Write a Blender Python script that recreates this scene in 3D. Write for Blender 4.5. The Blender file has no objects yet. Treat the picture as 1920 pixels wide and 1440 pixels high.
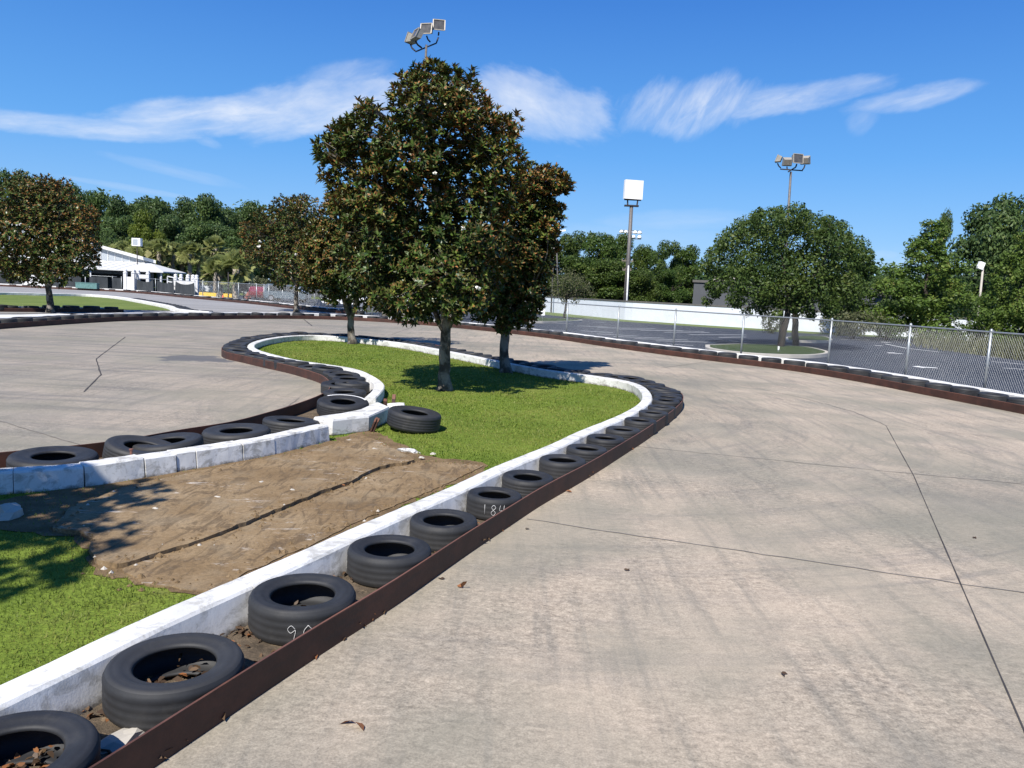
import bpy, bmesh, math, random
import numpy as np
from mathutils import Vector, Matrix
from mathutils.geometry import tessellate_polygon
R = random.Random(11)
rng = np.random.default_rng(5)
SC = bpy.context.scene
COL = SC.collection
PI = math.pi
rad = math.radians

# ------------------------------------------------------------------ camera
FPX, CX, CY, CAMH = 1442.0, 960.0, 720.0, 1.8
PITCH, ROLL = math.atan((720 - 548) / FPX), rad(2.8)
cam_d = bpy.data.cameras.new('camera')
cam = bpy.data.objects.new('camera', cam_d)
COL.objects.link(cam)
cam_d.sensor_width = 36.0
cam_d.lens = 36.0 * FPX / 1920.0
cam_d.clip_start, cam_d.clip_end = 0.05, 4000
CR = (Matrix.Rotation(PI / 2 - PITCH, 3, 'X') @ Matrix.Rotation(ROLL, 3, 'Z'))
cam.matrix_world = Matrix.Translation((0, 0, CAMH)) @ CR.to_4x4()
SC.camera = cam
CRI = CR.inverted()

def ray(px, py):
    return CR @ Vector(((px - CX) / FPX, -(py - CY) / FPX, -1.0))
def G(px, py, z=0.0):
    d = ray(px, py)
    t = (z - CAMH) / d.z
    return Vector((d.x * t, d.y * t, z))
def D(px, py, y):
    d = ray(px, py)
    t = y / d.y
    return Vector((d.x * t, y, CAMH + d.z * t))
def proj(p):
    c = CRI @ (Vector(p) - Vector((0, 0, CAMH)))
    return (CX + FPX * c.x / -c.z, CY - FPX * c.y / -c.z)
def ppm(y):
    return FPX / y
LOT = -0.4

# ------------------------------------------------------------------ objects
def put(o, parent=None):
    COL.objects.link(o)
    if parent is not None:
        o.parent = parent
    return o
def tag(o, label=None, cat=None, group=None, kind=None):
    if label: o['label'] = label
    if cat: o['category'] = cat
    if group: o['group'] = group
    if kind: o['kind'] = kind
    return o
def empty(name, label, cat, loc=(0, 0, 0), rz=0.0, group=None):
    o = bpy.data.objects.new(name, None)
    o.empty_display_size = 0.1
    o.location = loc
    o.rotation_euler = (0, 0, rz)
    put(o)
    return tag(o, label, cat, group)

class MB:
    def __init__(s):
        s.v, s.f, s.m, s.sm = [], [], [], []
    def add(s, vs, fs, mi=0, smooth=False):
        b = len(s.v)
        s.v += [tuple(p) for p in vs]
        for f in fs:
            s.f.append(tuple(b + i for i in f)); s.m.append(mi); s.sm.append(smooth)
    def box(s, c, size, rz=0.0, mi=0, M=None):
        hx, hy, hz = size[0] / 2, size[1] / 2, size[2] / 2
        P = [Vector((x, y, z)) for x in (-hx, hx) for y in (-hy, hy) for z in (-hz, hz)]
        if M is None: M = Matrix.Rotation(rz, 3, 'Z')
        P = [M @ p + Vector(c) for p in P]
        s.add(P, [(0, 1, 3, 2), (4, 6, 7, 5), (0, 4, 5, 1), (2, 3, 7, 6), (0, 2, 6, 4), (1, 5, 7, 3)], mi)
    def bar(s, a, b, w, h=None, mi=0):
        a, b = Vector(a), Vector(b)
        h = h or w
        d = b - a; L = d.length
        if L < 1e-6: return
        z = d / L
        up = Vector((0, 0, 1)) if abs(z.z) < 0.95 else Vector((0, 1, 0))
        x = up.cross(z).normalized(); y = z.cross(x)
        M = Matrix((x, y, z)).transposed()
        s.box((a + b) / 2, (w, h, L), M=M, mi=mi)
    def tube(s, pts, rads, n=8, mi=0, cap=True, smooth=True, wob=0.0):
        pts = [Vector(p) for p in pts]
        if not hasattr(rads, '__len__'): rads = [rads] * len(pts)
        vs, fs = [], []
        x = None
        for i, p in enumerate(pts):
            d = (pts[min(i + 1, len(pts) - 1)] - pts[max(i - 1, 0)]).normalized()
            if x is None:
                u = Vector((0, 0, 1)) if abs(d.z) < 0.9 else Vector((1, 0, 0))
                x = u.cross(d).normalized()
            x = (x - d * x.dot(d)).normalized()
            y = d.cross(x)
            for k in range(n):
                a = 2 * PI * k / n
                r = rads[i] * (1 + (R.uniform(-wob, wob) if wob else 0))
                vs.append(p + x * (r * math.cos(a)) + y * (r * math.sin(a)))
        for i in range(len(pts) - 1):
            for k in range(n):
                k2 = (k + 1) % n
                fs.append((i * n + k, i * n + k2, (i + 1) * n + k2, (i + 1) * n + k))
        if cap:
            fs.append(tuple(range(n - 1, -1, -1)))
            fs.append(tuple((len(pts) - 1) * n + k for k in range(n)))
        s.add(vs, fs, mi, smooth)
    def cyl(s, c, r, h, n=16, mi=0, axis='Z', r2=None):
        r2 = r if r2 is None else r2
        vs = []
        for (rr, z) in ((r, -h / 2), (r2, h / 2)):
            for k in range(n):
                a = 2 * PI * k / n
                p = Vector((rr * math.cos(a), rr * math.sin(a), z))
                if axis == 'X': p = Vector((p.z, p.x, p.y))
                if axis == 'Y': p = Vector((p.y, p.z, p.x))
                vs.append(p + Vector(c))
        fs = [(k, (k + 1) % n, n + (k + 1) % n, n + k) for k in range(n)]
        s.add(vs, fs, mi, True)
        s.add(vs, [tuple(range(n - 1, -1, -1)), tuple(range(n, 2 * n))], mi)
    def lathe(s, prof, n=32, c=(0, 0, 0), mi=0, closed=False):
        vs, fs = [], []
        m = len(prof)
        for k in range(n):
            a = 2 * PI * k / n
            for (r, z) in prof:
                vs.append((c[0] + r * math.cos(a), c[1] + r * math.sin(a), c[2] + z))
        for k in range(n):
            k2 = (k + 1) % n
            for j in range(m if closed else m - 1):
                j2 = (j + 1) % m
                fs.append((k * m + j, k2 * m + j, k2 * m + j2, k * m + j2))
        s.add(vs, fs, mi, True)
    def poly(s, pts, z=None, mi=0):
        P = [Vector((p[0], p[1], z if z is not None else p[2])) for p in pts]
        tris = tessellate_polygon([P])
        fs = []
        for t in tris:
            n = (P[t[1]] - P[t[0]]).cross(P[t[2]] - P[t[0]])
            fs.append(tuple(t) if n.z >= 0 else (t[0], t[2], t[1]))
        s.add(P, fs, mi)
    def prism(s, pts, z0, z1, mi=0):
        n = len(pts)
        s.poly(pts, z1, mi)
        P = [(p[0], p[1], z0) for p in pts] + [(p[0], p[1], z1) for p in pts]
        ar = sum(pts[i][0] * pts[(i + 1) % n][1] - pts[(i + 1) % n][0] * pts[i][1] for i in range(n))
        fs = [(i, (i + 1) % n, n + (i + 1) % n, n + i) if ar > 0 else (i, n + i, n + (i + 1) % n, (i + 1) % n) for i in range(n)]
        s.add(P, fs, mi)
    def mesh(s, name, mats):
        me = bpy.data.meshes.new(name)
        me.from_pydata(s.v, [], s.f)
        for m in (mats if isinstance(mats, (list, tuple)) else [mats]): me.materials.append(m)
        me.polygons.foreach_set('material_index', s.m)
        me.polygons.foreach_set('use_smooth', s.sm)
        me.update()
        return me
    def build(s, name, mats, parent=None):
        return put(bpy.data.objects.new(name, s.mesh(name, mats)), parent)

def npmesh(name, V, NF, per, mats, midx=None, attr=None, smooth=False):
    """NF polygons of `per` verts each, all vertices unshared and in order."""
    me = bpy.data.meshes.new(name)
    nv = len(V)
    me.vertices.add(nv); me.vertices.foreach_set('co', np.ascontiguousarray(V, dtype=np.float32).ravel())
    me.loops.add(nv); me.loops.foreach_set('vertex_index', np.arange(nv, dtype=np.int32))
    me.polygons.add(NF)
    me.polygons.foreach_set('loop_start', np.arange(0, nv, per, dtype=np.int32))
    try: me.polygons.foreach_set('loop_total', np.full(NF, per, dtype=np.int32))
    except Exception: pass
    for m in (mats if isinstance(mats, (list, tuple)) else [mats]): me.materials.append(m)
    if midx is not None: me.polygons.foreach_set('material_index', np.asarray(midx, dtype=np.int32))
    if attr is not None:
        a = me.attributes.new('tone', 'FLOAT', 'FACE')
        a.data.foreach_set('value', np.asarray(attr, dtype=np.float32))
    if smooth: me.polygons.foreach_set('use_smooth', np.ones(NF, dtype=bool))
    me.update(calc_edges=True)
    return me

# ------------------------------------------------------------------ paths
def crom(P, per=6):
    P = [np.array(p[:2], float) for p in P]
    out = []
    Q = [2 * P[0] - P[1]] + P + [2 * P[-1] - P[-2]]
    for i in range(1, len(Q) - 2):
        a, b, c, d = Q[i - 1], Q[i], Q[i + 1], Q[i + 2]
        # centripetal
        t0 = 0; t1 = t0 + max(np.linalg.norm(b - a), 1e-6) ** .5
        t2 = t1 + max(np.linalg.norm(c - b), 1e-6) ** .5; t3 = t2 + max(np.linalg.norm(d - c), 1e-6) ** .5
        for k in range(per):
            t = t1 + (t2 - t1) * k / per
            A1 = (t1 - t) / (t1 - t0) * a + (t - t0) / (t1 - t0) * b
            A2 = (t2 - t) / (t2 - t1) * b + (t - t1) / (t2 - t1) * c
            A3 = (t3 - t) / (t3 - t2) * c + (t - t2) / (t3 - t2) * d
            B1 = (t2 - t) / (t2 - t0) * A1 + (t - t0) / (t2 - t0) * A2
            B2 = (t3 - t) / (t3 - t1) * A2 + (t - t1) / (t3 - t1) * A3
            out.append((t2 - t) / (t2 - t1) * B1 + (t - t1) / (t2 - t1) * B2)
    out.append(P[-1])
    return np.array(out)
def resample(P, step):
    P = np.asarray(P, float)
    s = np.r_[0, np.cumsum(np.linalg.norm(np.diff(P, axis=0), axis=1))]
    n = max(2, int(round(s[-1] / step)) + 1)
    t = np.linspace(0, s[-1], n)
    return np.c_[np.interp(t, s, P[:, 0]), np.interp(t, s, P[:, 1])]
def normals(P):
    d = np.gradient(P, axis=0)
    d /= np.maximum(np.linalg.norm(d, axis=1, keepdims=True), 1e-9)
    return np.c_[-d[:, 1], d[:, 0]]      # left
def offset(P, o):
    return P + normals(P) * o
def smooth2(P, it=2):
    P = P.copy()
    for _ in range(it):
        P[1:-1] = .25 * P[:-2] + .5 * P[1:-1] + .25 * P[2:]
    return P
def pxpath(pts, z, step=.25, ext0=0, ext1=0, sm=2):
    P = [np.array(G(x, y, z)[:2]) for x, y in pts]
    if ext0: P = [P[0] + (P[0] - P[1]) / np.linalg.norm(P[0] - P[1]) * ext0] + P
    if ext1: P = P + [P[-1] + (P[-1] - P[-2]) / np.linalg.norm(P[-1] - P[-2]) * ext1]
    return smooth2(resample(crom(P), step), sm)
def sweep(P, prof, jit=0.0, caps=True, mb=None, mi=0, zs=None):
    """prof: closed list of (offset to the left, z)"""
    mb = mb or MB()
    N = normals(P); m = len(prof); vs = []
    for i in range(len(P)):
        for (o, z) in prof:
            j = R.uniform(-jit, jit) if jit else 0
            k = R.uniform(-jit, jit) if jit and z > 0.02 else 0
            p = P[i] + N[i] * (o + j)
            vs.append((p[0], p[1], z + k + (zs[i] if zs is not None and z > .02 else 0)))
    fs = []
    for i in range(len(P) - 1):
        for j in range(m):
            j2 = (j + 1) % m
            fs.append((i * m + j, (i + 1) * m + j, (i + 1) * m + j2, i * m + j2))
    if caps:
        fs.append(tuple(range(m))); fs.append(tuple((len(P) - 1) * m + j for j in range(m - 1, -1, -1)))
    mb.add(vs, fs, mi)
    return mb
def arc(P):
    return np.r_[0, np.cumsum(np.linalg.norm(np.diff(P, axis=0), axis=1))]
def at_px(P, z, px):
    """path point whose image column is px"""
    xs = np.array([proj((p[0], p[1], z))[0] if p[1] > .5 else -9999 for p in P])
    return P[int(np.argmin(abs(xs - px)))]
def inside(pts, poly):
    x, y = pts[:, 0], pts[:, 1]
    r = np.zeros(len(pts), bool)
    n = len(poly)
    for i in range(n):
        x1, y1 = poly[i][:2]; x2, y2 = poly[(i + 1) % n][:2]
        c = ((y1 > y) != (y2 > y)) & (x < (x2 - x1) * (y - y1) / ((y2 - y1) if abs(y2 - y1) > 1e-12 else 1e-12) + x1)
        r ^= c
    return r

# ------------------------------------------------------------------ materials
class NT:
    def __init__(s, name, rough=.8, spec=.3):
        s.m = bpy.data.materials.new(name); s.m.use_nodes = True
        s.t = s.m.node_tree; s.t.nodes.clear()
        s.out = s.n('ShaderNodeOutputMaterial')
        s.b = s.n('ShaderNodeBsdfPrincipled')
        s.b.inputs['Roughness'].default_value = rough
        s.b.inputs['Specular IOR Level'].default_value = spec
        s.l(s.b.outputs[0], s.out.inputs[0])
        s._co = None
    def n(s, t, **k):
        nd = s.t.nodes.new(t)
        for a, v in k.items(): setattr(nd, a, v)
        return nd
    def l(s, a, b): s.t.links.new(a, b)
    def setin(s, sock, v):
        if isinstance(v, bpy.types.NodeSocket): s.l(v, sock)
        elif isinstance(v, (tuple, list)):
            sock.default_value = (*v, 1.0) if len(v) == 3 and sock.type == 'RGBA' else v
        else: sock.default_value = v
    @property
    def co(s):
        if s._co is None: s._co = s.n('ShaderNodeTexCoord').outputs['Object']
        return s._co
    def map(s, scale=(1, 1, 1), rot=(0, 0, 0), loc=(0, 0, 0), vec=None):
        m = s.n('ShaderNodeMapping')
        s.l(vec or s.co, m.inputs[0])
        m.inputs['Location'].default_value = loc; m.inputs['Rotation'].default_value = rot; m.inputs['Scale'].default_value = scale
        return m.outputs[0]
    def noise(s, scale=5, detail=4, rough=.55, vec=None, dist=0.0):
        k = s.n('ShaderNodeTexNoise')
        s.l(vec or s.co, k.inputs['Vector'])
        k.inputs['Scale'].default_value = scale; k.inputs['Detail'].default_value = detail
        k.inputs['Roughness'].default_value = rough; k.inputs['Distortion'].default_value = dist
        return k.outputs[0]
    def vor(s, scale=5, feature='F1', vec=None, out='Distance'):
        k = s.n('ShaderNodeTexVoronoi', feature=feature)
        s.l(vec or s.co, k.inputs['Vector']); k.inputs['Scale'].default_value = scale
        return k.outputs[out]
    def ramp(s, fac, stops, interp='LINEAR'):
        r = s.n('ShaderNodeValToRGB'); r.color_ramp.interpolation = interp
        e = r.color_ramp.elements
        while len(e) < len(stops): e.new(.5)
        for i, (p, c) in enumerate(stops):
            e[i].position = p
            e[i].color = (c, c, c, 1) if not hasattr(c, '__len__') else (*c[:3], 1)
        s.l(fac, r.inputs[0])
        return r.outputs[0]
    def mix(s, fac, a, b, mode='MIX'):
        k = s.n('ShaderNodeMix', data_type='RGBA', blend_type=mode)
        s.setin(k.inputs[0], fac); s.setin(k.inputs[6], a); s.setin(k.inputs[7], b)
        return k.outputs[2]
    def math(s, op, a, b=0.0, c=None, clamp=False):
        k = s.n('ShaderNodeMath', operation=op, use_clamp=clamp)
        s.setin(k.inputs[0], a); s.setin(k.inputs[1], b)
        if c is not None: s.setin(k.inputs[2], c)
        return k.outputs[0]
    def attr(s, name):
        return s.n('ShaderNodeAttribute', attribute_name=name).outputs['Fac']
    def col(s, v): s.setin(s.b.inputs['Base Color'], v); return s
    def rough(s, v): s.setin(s.b.inputs['Roughness'], v); return s
    def bump(s, h, strength=.3, dist=.01):
        b = s.n('ShaderNodeBump'); b.inputs['Strength'].default_value = strength; b.inputs['Distance'].default_value = dist
        s.l(h, b.inputs['Height']); s.l(b.outputs[0], s.b.inputs['Normal']); return s

def simple(name, c, rough=.6, spec=.3, metal=0.0, var=.25, scale=6.0, bump=0.0):
    t = NT(name, rough, spec)
    a = t.noise(scale, 5, .6)
    t.col(t.ramp(a, [(.3, tuple(x * (1 - var) for x in c)), (.7, tuple(min(1, x * (1 + var)) for x in c))]))
    t.b.inputs['Metallic'].default_value = metal
    if bump: t.bump(t.noise(scale * 6, 4), bump, .01)
    return t.m
# ================================================================== materials
def m_track():
    t = NT('track_concrete', .85, .25)
    C = G(985, 760)
    d = t.map(loc=(-C.x, -C.y, 0))
    sx = t.n('ShaderNodeSeparateXYZ'); t.l(d, sx.inputs[0])
    r = t.math('SQRT', t.math('ADD', t.math('MULTIPLY', sx.outputs[0], sx.outputs[0]), t.math('MULTIPLY', sx.outputs[1], sx.outputs[1])))
    th = t.math('ARCTAN2', sx.outputs[1], sx.outputs[0])
    big = t.noise(.22, 4, .55)
    c = t.ramp(big, [(.34, (.205, .192, .163)), (.45, (.292, .262, .215)), (.56, (.415, .348, .28)), (.68, (.29, .266, .22))])
    # pinkish worn slabs against greyer ones
    med = t.noise(.9, 5, .6, vec=t.map(scale=(1, .7, 1), loc=(3, 7, 0)))
    c = t.mix(t.ramp(med, [(.42, 0), (.62, .55)]), c, (.425, .352, .282))
    c = t.mix(t.ramp(t.noise(1.3, 5, .65, vec=t.map(loc=(11, 2, 0))), [(.50, 0), (.68, .5)]), c, (.205, .192, .165))
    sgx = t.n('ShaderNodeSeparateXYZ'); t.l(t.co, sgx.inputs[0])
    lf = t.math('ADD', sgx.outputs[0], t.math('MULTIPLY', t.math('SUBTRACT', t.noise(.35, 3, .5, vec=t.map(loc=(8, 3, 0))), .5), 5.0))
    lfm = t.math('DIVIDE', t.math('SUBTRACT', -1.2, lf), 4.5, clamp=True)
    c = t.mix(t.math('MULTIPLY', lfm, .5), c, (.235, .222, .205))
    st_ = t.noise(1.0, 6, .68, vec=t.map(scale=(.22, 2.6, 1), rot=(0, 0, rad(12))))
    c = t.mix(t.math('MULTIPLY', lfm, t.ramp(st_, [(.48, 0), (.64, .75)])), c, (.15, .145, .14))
    # skid arcs: narrow in radius, long in angle
    cb = t.n('ShaderNodeCombineXYZ'); t.l(t.math('MULTIPLY', r, 3.2), cb.inputs[0]); t.l(t.math('MULTIPLY', th, 1.6), cb.inputs[1])
    sk = t.noise(1.0, 6, .7, vec=cb.outputs[0])
    pres = t.ramp(t.noise(.16, 2, .5, vec=t.map(loc=(5, 9, 0))), [(.38, .25), (.6, 1)])
    skm = t.math('MULTIPLY', t.ramp(sk, [(.49, 0), (.68, .42)]), pres)
    c = t.mix(skm, c, (.15, .145, .142))
    cb2 = t.n('ShaderNodeCombineXYZ'); t.l(t.math('MULTIPLY', r, 9.0), cb2.inputs[0]); t.l(t.math('MULTIPLY', th, 2.3), cb2.inputs[1])
    sk2 = t.noise(1.0, 4, .6, vec=cb2.outputs[0])
    c = t.mix(t.math('MULTIPLY', t.ramp(sk2, [(.56, 0), (.74, .42)]), pres), c, (.13, .127, .125))
    # straight scuffs running along the track in the foreground
    sc = t.noise(1.0, 5, .65, vec=t.map(scale=(7, .5, 1), rot=(0, 0, rad(-14))))
    c = t.mix(t.ramp(sc, [(.50, 0), (.70, .6)]), c, (.17, .162, .145))
    # broom texture and pitted mottling
    mo = t.noise(20, 7, .72, vec=t.map(scale=(.75, 1.3, 1), rot=(0, 0, .3)), dist=.4)
    mp = t.ramp(t.noise(.8, 3, .6, vec=t.map(loc=(2, 31, 0))), [(.35, .25), (.65, 1.0)])
    c = t.mix(mp, c, t.mix(1.0, c, t.ramp(mo, [(.30, .55), (.46, .84), (.57, 1.06), (.74, 1.28)]), 'MULTIPLY'))
    m2 = t.noise(42, 6, .75, vec=t.map(loc=(1, 5, 0)), dist=.8)
    c = t.mix(mp, c, t.mix(1.0, c, t.ramp(m2, [(.34, .58), (.46, .88), (.56, 1.04), (.70, 1.28)]), 'MULTIPLY'))
    fi = t.noise(95, 5, .75)
    c = t.mix(1.0, c, t.ramp(fi, [(.3, .70), (.7, 1.26)]), 'MULTIPLY')
    ol = t.noise(.55, 4, .6, vec=t.map(loc=(21, 13, 0)))
    c = t.mix(t.ramp(ol, [(.46, 0), (.62, .5)]), c, (.20, .192, .155))
    pit = t.vor(16, out='Distance')
    c = t.mix(t.ramp(pit, [(.02, .5), (.07, 0)]), c, (.12, .11, .10))
    # a dark bluish ragged patch on the left hand bend
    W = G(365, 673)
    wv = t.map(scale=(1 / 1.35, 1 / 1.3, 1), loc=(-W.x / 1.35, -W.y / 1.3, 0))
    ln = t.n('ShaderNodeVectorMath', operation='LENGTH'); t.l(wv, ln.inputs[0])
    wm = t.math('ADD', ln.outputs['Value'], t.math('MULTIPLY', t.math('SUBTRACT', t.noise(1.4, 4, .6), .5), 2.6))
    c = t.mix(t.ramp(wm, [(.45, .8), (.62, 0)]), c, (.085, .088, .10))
    c = t.mix(1.0, c, (1.02, 1.0, .945), 'MULTIPLY')
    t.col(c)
    t.bump(t.math('ADD', mo, t.math('MULTIPLY', fi, .5)), .25, .006)
    return t.m
def m_road():
    t = NT('upper_track', .85, .25)
    c = t.ramp(t.noise(.3, 5, .6, vec=t.map(scale=(.4, 1.5, 1))), [(.3, (.20, .195, .19)), (.7, (.29, .28, .268))])
    c = t.mix(1.0, c, t.ramp(t.noise(9, 5, .7), [(.3, .8), (.7, 1.2)]), 'MULTIPLY')
    t.col(c); return t.m
def m_asphalt():
    t = NT('parking_asphalt', .95, .1)
    c = t.ramp(t.noise(.12, 5, .6), [(.3, (.026, .032, .045)), (.7, (.041, .048, .064))])
    c = t.mix(1.0, c, t.ramp(t.noise(40, 4, .7), [(.3, .75), (.7, 1.25)]), 'MULTIPLY')
    t.col(c); return t.m
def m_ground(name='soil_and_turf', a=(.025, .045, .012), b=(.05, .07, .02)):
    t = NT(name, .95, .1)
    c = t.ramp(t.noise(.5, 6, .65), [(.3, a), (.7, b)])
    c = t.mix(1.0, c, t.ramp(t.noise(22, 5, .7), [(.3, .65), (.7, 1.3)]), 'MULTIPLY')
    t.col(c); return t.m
def m_turfbase():
    t = NT('turf_base', .95, .1)
    c = t.ramp(t.noise(.55, 6, .65), [(.3, (.095, .145, .020)), (.55, (.14, .19, .028)), (.72, (.19, .21, .045))])
    c = t.mix(1.0, c, t.ramp(t.noise(26, 6, .75), [(.3, .5), (.7, 1.3)]), 'MULTIPLY')
    c = t.mix(t.ramp(t.noise(1.6, 5, .6, vec=t.map(loc=(4, 4, 0))), [(.62, 0), (.76, .55)]), c, (.16, .12, .06))
    t.col(c); t.bump(t.noise(40, 5), .6, .03); return t.m
def m_blade():
    t = NT('grass_blade', .55, .25)
    a = t.attr('tone')
    c = t.ramp(a, [(0, (.070, .120, .014)), (.45, (.145, .210, .028)), (.8, (.225, .275, .045)), (1, (.32, .29, .10))])
    big = t.noise(.7, 4, .6)
    c = t.mix(t.ramp(big, [(.42, 0), (.62, .62)]), c, (.29, .275, .075))
    c = t.mix(t.ramp(t.noise(1.9, 5, .65, vec=t.map(loc=(6, 1, 0))), [(.46, 0), (.66, .55)]), c, (.075, .125, .016))
    t.col(c)
    tr = t.n('ShaderNodeBsdfTranslucent'); t.l(c, tr.inputs[0])
    mx = t.n('ShaderNodeMixShader'); mx.inputs[0].default_value = .35
    t.l(t.b.outputs[0], mx.inputs[1]); t.l(tr.outputs[0], mx.inputs[2]); t.l(mx.outputs[0], t.out.inputs[0])
    return t.m
def m_kerb(name='white_kerb_paint', dirt=.62, seed=0.0):
    t = NT(name, .75, .25)
    c = t.ramp(t.noise(3, 5, .6, vec=t.map(loc=(seed, 0, 0))), [(.3, (.53, .525, .505)), (.7, (.68, .675, .655))])
    w = t.noise(5.5, 7, .72, vec=t.map(loc=(seed + 5, 3, 0), scale=(1, 1, 1.6)), dist=.6)
    c = t.mix(t.ramp(w, [(.50, 0), (.60, dirt), (.75, dirt * 1.25)]), c, (.30, .29, .26))
    s = t.noise(30, 5, .75, vec=t.map(scale=(1, 1, .35)))
    c = t.mix(t.ramp(s, [(.56, 0), (.7, .45)]), c, (.36, .34, .31))
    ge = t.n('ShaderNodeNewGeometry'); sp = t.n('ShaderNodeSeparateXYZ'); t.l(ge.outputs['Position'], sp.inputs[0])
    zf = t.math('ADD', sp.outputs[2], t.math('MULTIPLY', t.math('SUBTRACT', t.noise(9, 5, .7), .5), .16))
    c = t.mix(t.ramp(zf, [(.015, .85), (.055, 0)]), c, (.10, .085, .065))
    t.col(c); t.bump(t.math('ADD', s, t.noise(90, 4)), .14, .006)
    return t.m
def m_rust():
    t = NT('rusted_steel', .62, .4)
    c = t.ramp(t.noise(2.5, 6, .7), [(.3, (.034, .017, .012)), (.5, (.060, .026, .018)), (.7, (.095, .038, .025))])
    c = t.mix(t.ramp(t.noise(3.0, 6, .7, vec=t.map(scale=(1, 1, 5), loc=(3, 3, 0))), [(.52, 0), (.7, .7)]), c, (.03, .022, .02))
    ge = t.n('ShaderNodeNewGeometry'); sp = t.n('ShaderNodeSeparateXYZ'); t.l(ge.outputs['Position'], sp.inputs[0])
    zf = t.math('ADD', sp.outputs[2], t.math('MULTIPLY', t.math('SUBTRACT', t.noise(6, 4, .7), .5), .01))
    c = t.mix(t.ramp(zf, [(.153, 0), (.158, .75)]), c, (.22, .10, .07))
    t.col(c); t.b.inputs['Metallic'].default_value = .15; t.bump(t.noise(60, 5), .25, .004); return t.m
def m_rubber():
    t = NT('tyre_rubber', .62, .35)
    oi = t.n('ShaderNodeObjectInfo').outputs['Random']
    c = t.ramp(t.noise(4, 5, .65), [(.3, (.012, .0125, .014)), (.7, (.026, .027, .030))])
    c = t.mix(t.ramp(t.noise(7, 6, .7, vec=t.map(loc=(2, 8, 0))), [(.52, 0), (.75, .45)]), c, (.062, .058, .053))
    c = t.mix(t.math('MULTIPLY', oi, .35), c, (.05, .049, .047))
    t.col(c); t.bump(t.noise(50, 5, .7), .2, .003); return t.m
def m_slab():
    t = NT('weathered_brown_slab', .9, .15)
    c = t.ramp(t.noise(1.2, 6, .65), [(.3, (.15, .098, .050)), (.5, (.215, .148, .080)), (.7, (.285, .21, .125))])
    st = t.noise(4, 7, .75, vec=t.map(scale=(2.2, .7, 1), rot=(0, 0, rad(-42))), dist=1.2)
    c = t.mix(t.ramp(st, [(.42, .75), (.5, 0)]), c, (.10, .07, .042))
    c = t.mix(t.ramp(t.noise(2.4, 5, .6, vec=t.map(loc=(9, 1, 0))), [(.5, 0), (.68, .5)]), c, (.24, .19, .125))
    fl = t.noise(6, 6, .75, vec=t.map(scale=(.7, 2.6, 1), rot=(0, 0, rad(-20)), loc=(7, 2, 0)), dist=.8)
    c = t.mix(t.math('MULTIPLY', t.ramp(fl, [(.585, 0), (.66, .7)]), t.ramp(t.noise(1.3, 3, .5, vec=t.map(loc=(1, 17, 0))), [(.44, 0), (.6, 1)])), c, (.55, .50, .44))
    c = t.mix(1.0, c, t.ramp(t.noise(45, 5, .7), [(.3, .75), (.7, 1.2)]), 'MULTIPLY')
    t.col(c); t.bump(t.math('ADD', st, t.math('MULTIPLY', fl, .6)), .55, .015); return t.m
def m_dirt(name='dirt', a=(.07, .048, .028), b=(.15, .11, .07)):
    t = NT(name, .95, .1)
    c = t.ramp(t.noise(4, 7, .75), [(.32, a), (.68, b)])
    c = t.mix(t.ramp(t.noise(18, 5, .7), [(.58, 0), (.66, .6)]), c, (.26, .19, .12))
    t.col(c); t.bump(t.noise(30, 6, .75), .8, .02); return t.m
def m_leaf(name, stops, rough=.45, trans=.2, spec=.35, hue=None):
    t = NT(name, rough, spec)
    c = t.ramp(t.attr('tone'), stops)
    if hue:
        c = t.mix(t.ramp(t.noise(hue[0], 3, .5), [(.4, 0), (.68, hue[1])]), c, hue[2])
    t.col(c)
    if trans:
        tr = t.n('ShaderNodeBsdfTranslucent'); t.l(c, tr.inputs[0])
        mx = t.n('ShaderNodeMixShader'); mx.inputs[0].default_value = trans
        t.l(t.b.outputs[0], mx.inputs[1]); t.l(tr.outputs[0], mx.inputs[2]); t.l(mx.outputs[0], t.out.inputs[0])
    return t.m
def m_bark(name, a, b, light=None, sc=9):
    t = NT(name, .9, .15)
    n = t.noise(sc, 7, .7, vec=t.map(scale=(1, 1, .3)))
    c = t.ramp(n, [(.3, a), (.7, b)])
    if light:
        c = t.mix(t.ramp(t.noise(5, 5, .65, vec=t.map(loc=(3, 0, 1))), [(.46, 0), (.6, .8)]), c, light)
    t.col(c); t.bump(n, .8, .03); return t.m
def m_glass():
    t = NT('car_glass', .08, .5); t.col((.025, .03, .035)); return t.m
def m_paint(name, c, rough=.3):
    t = NT(name, rough, .5)
    t.col(t.mix(t.ramp(t.noise(3, 4), [(.4, 0), (.7, .15)]), c, tuple(x * .8 for x in c)))
    t.b.inputs['Coat Weight'].default_value = .4; t.b.inputs['Coat Roughness'].default_value = .1
    return t.m
def m_fabric():
    t = NT('windscreen_fabric', .9, .1)
    c = t.ramp(t.noise(2, 5, .6, vec=t.map(scale=(1, 1, .3))), [(.3, (.028, .032, .036)), (.7, (.058, .064, .070))])
    t.col(c); return t.m

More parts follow.
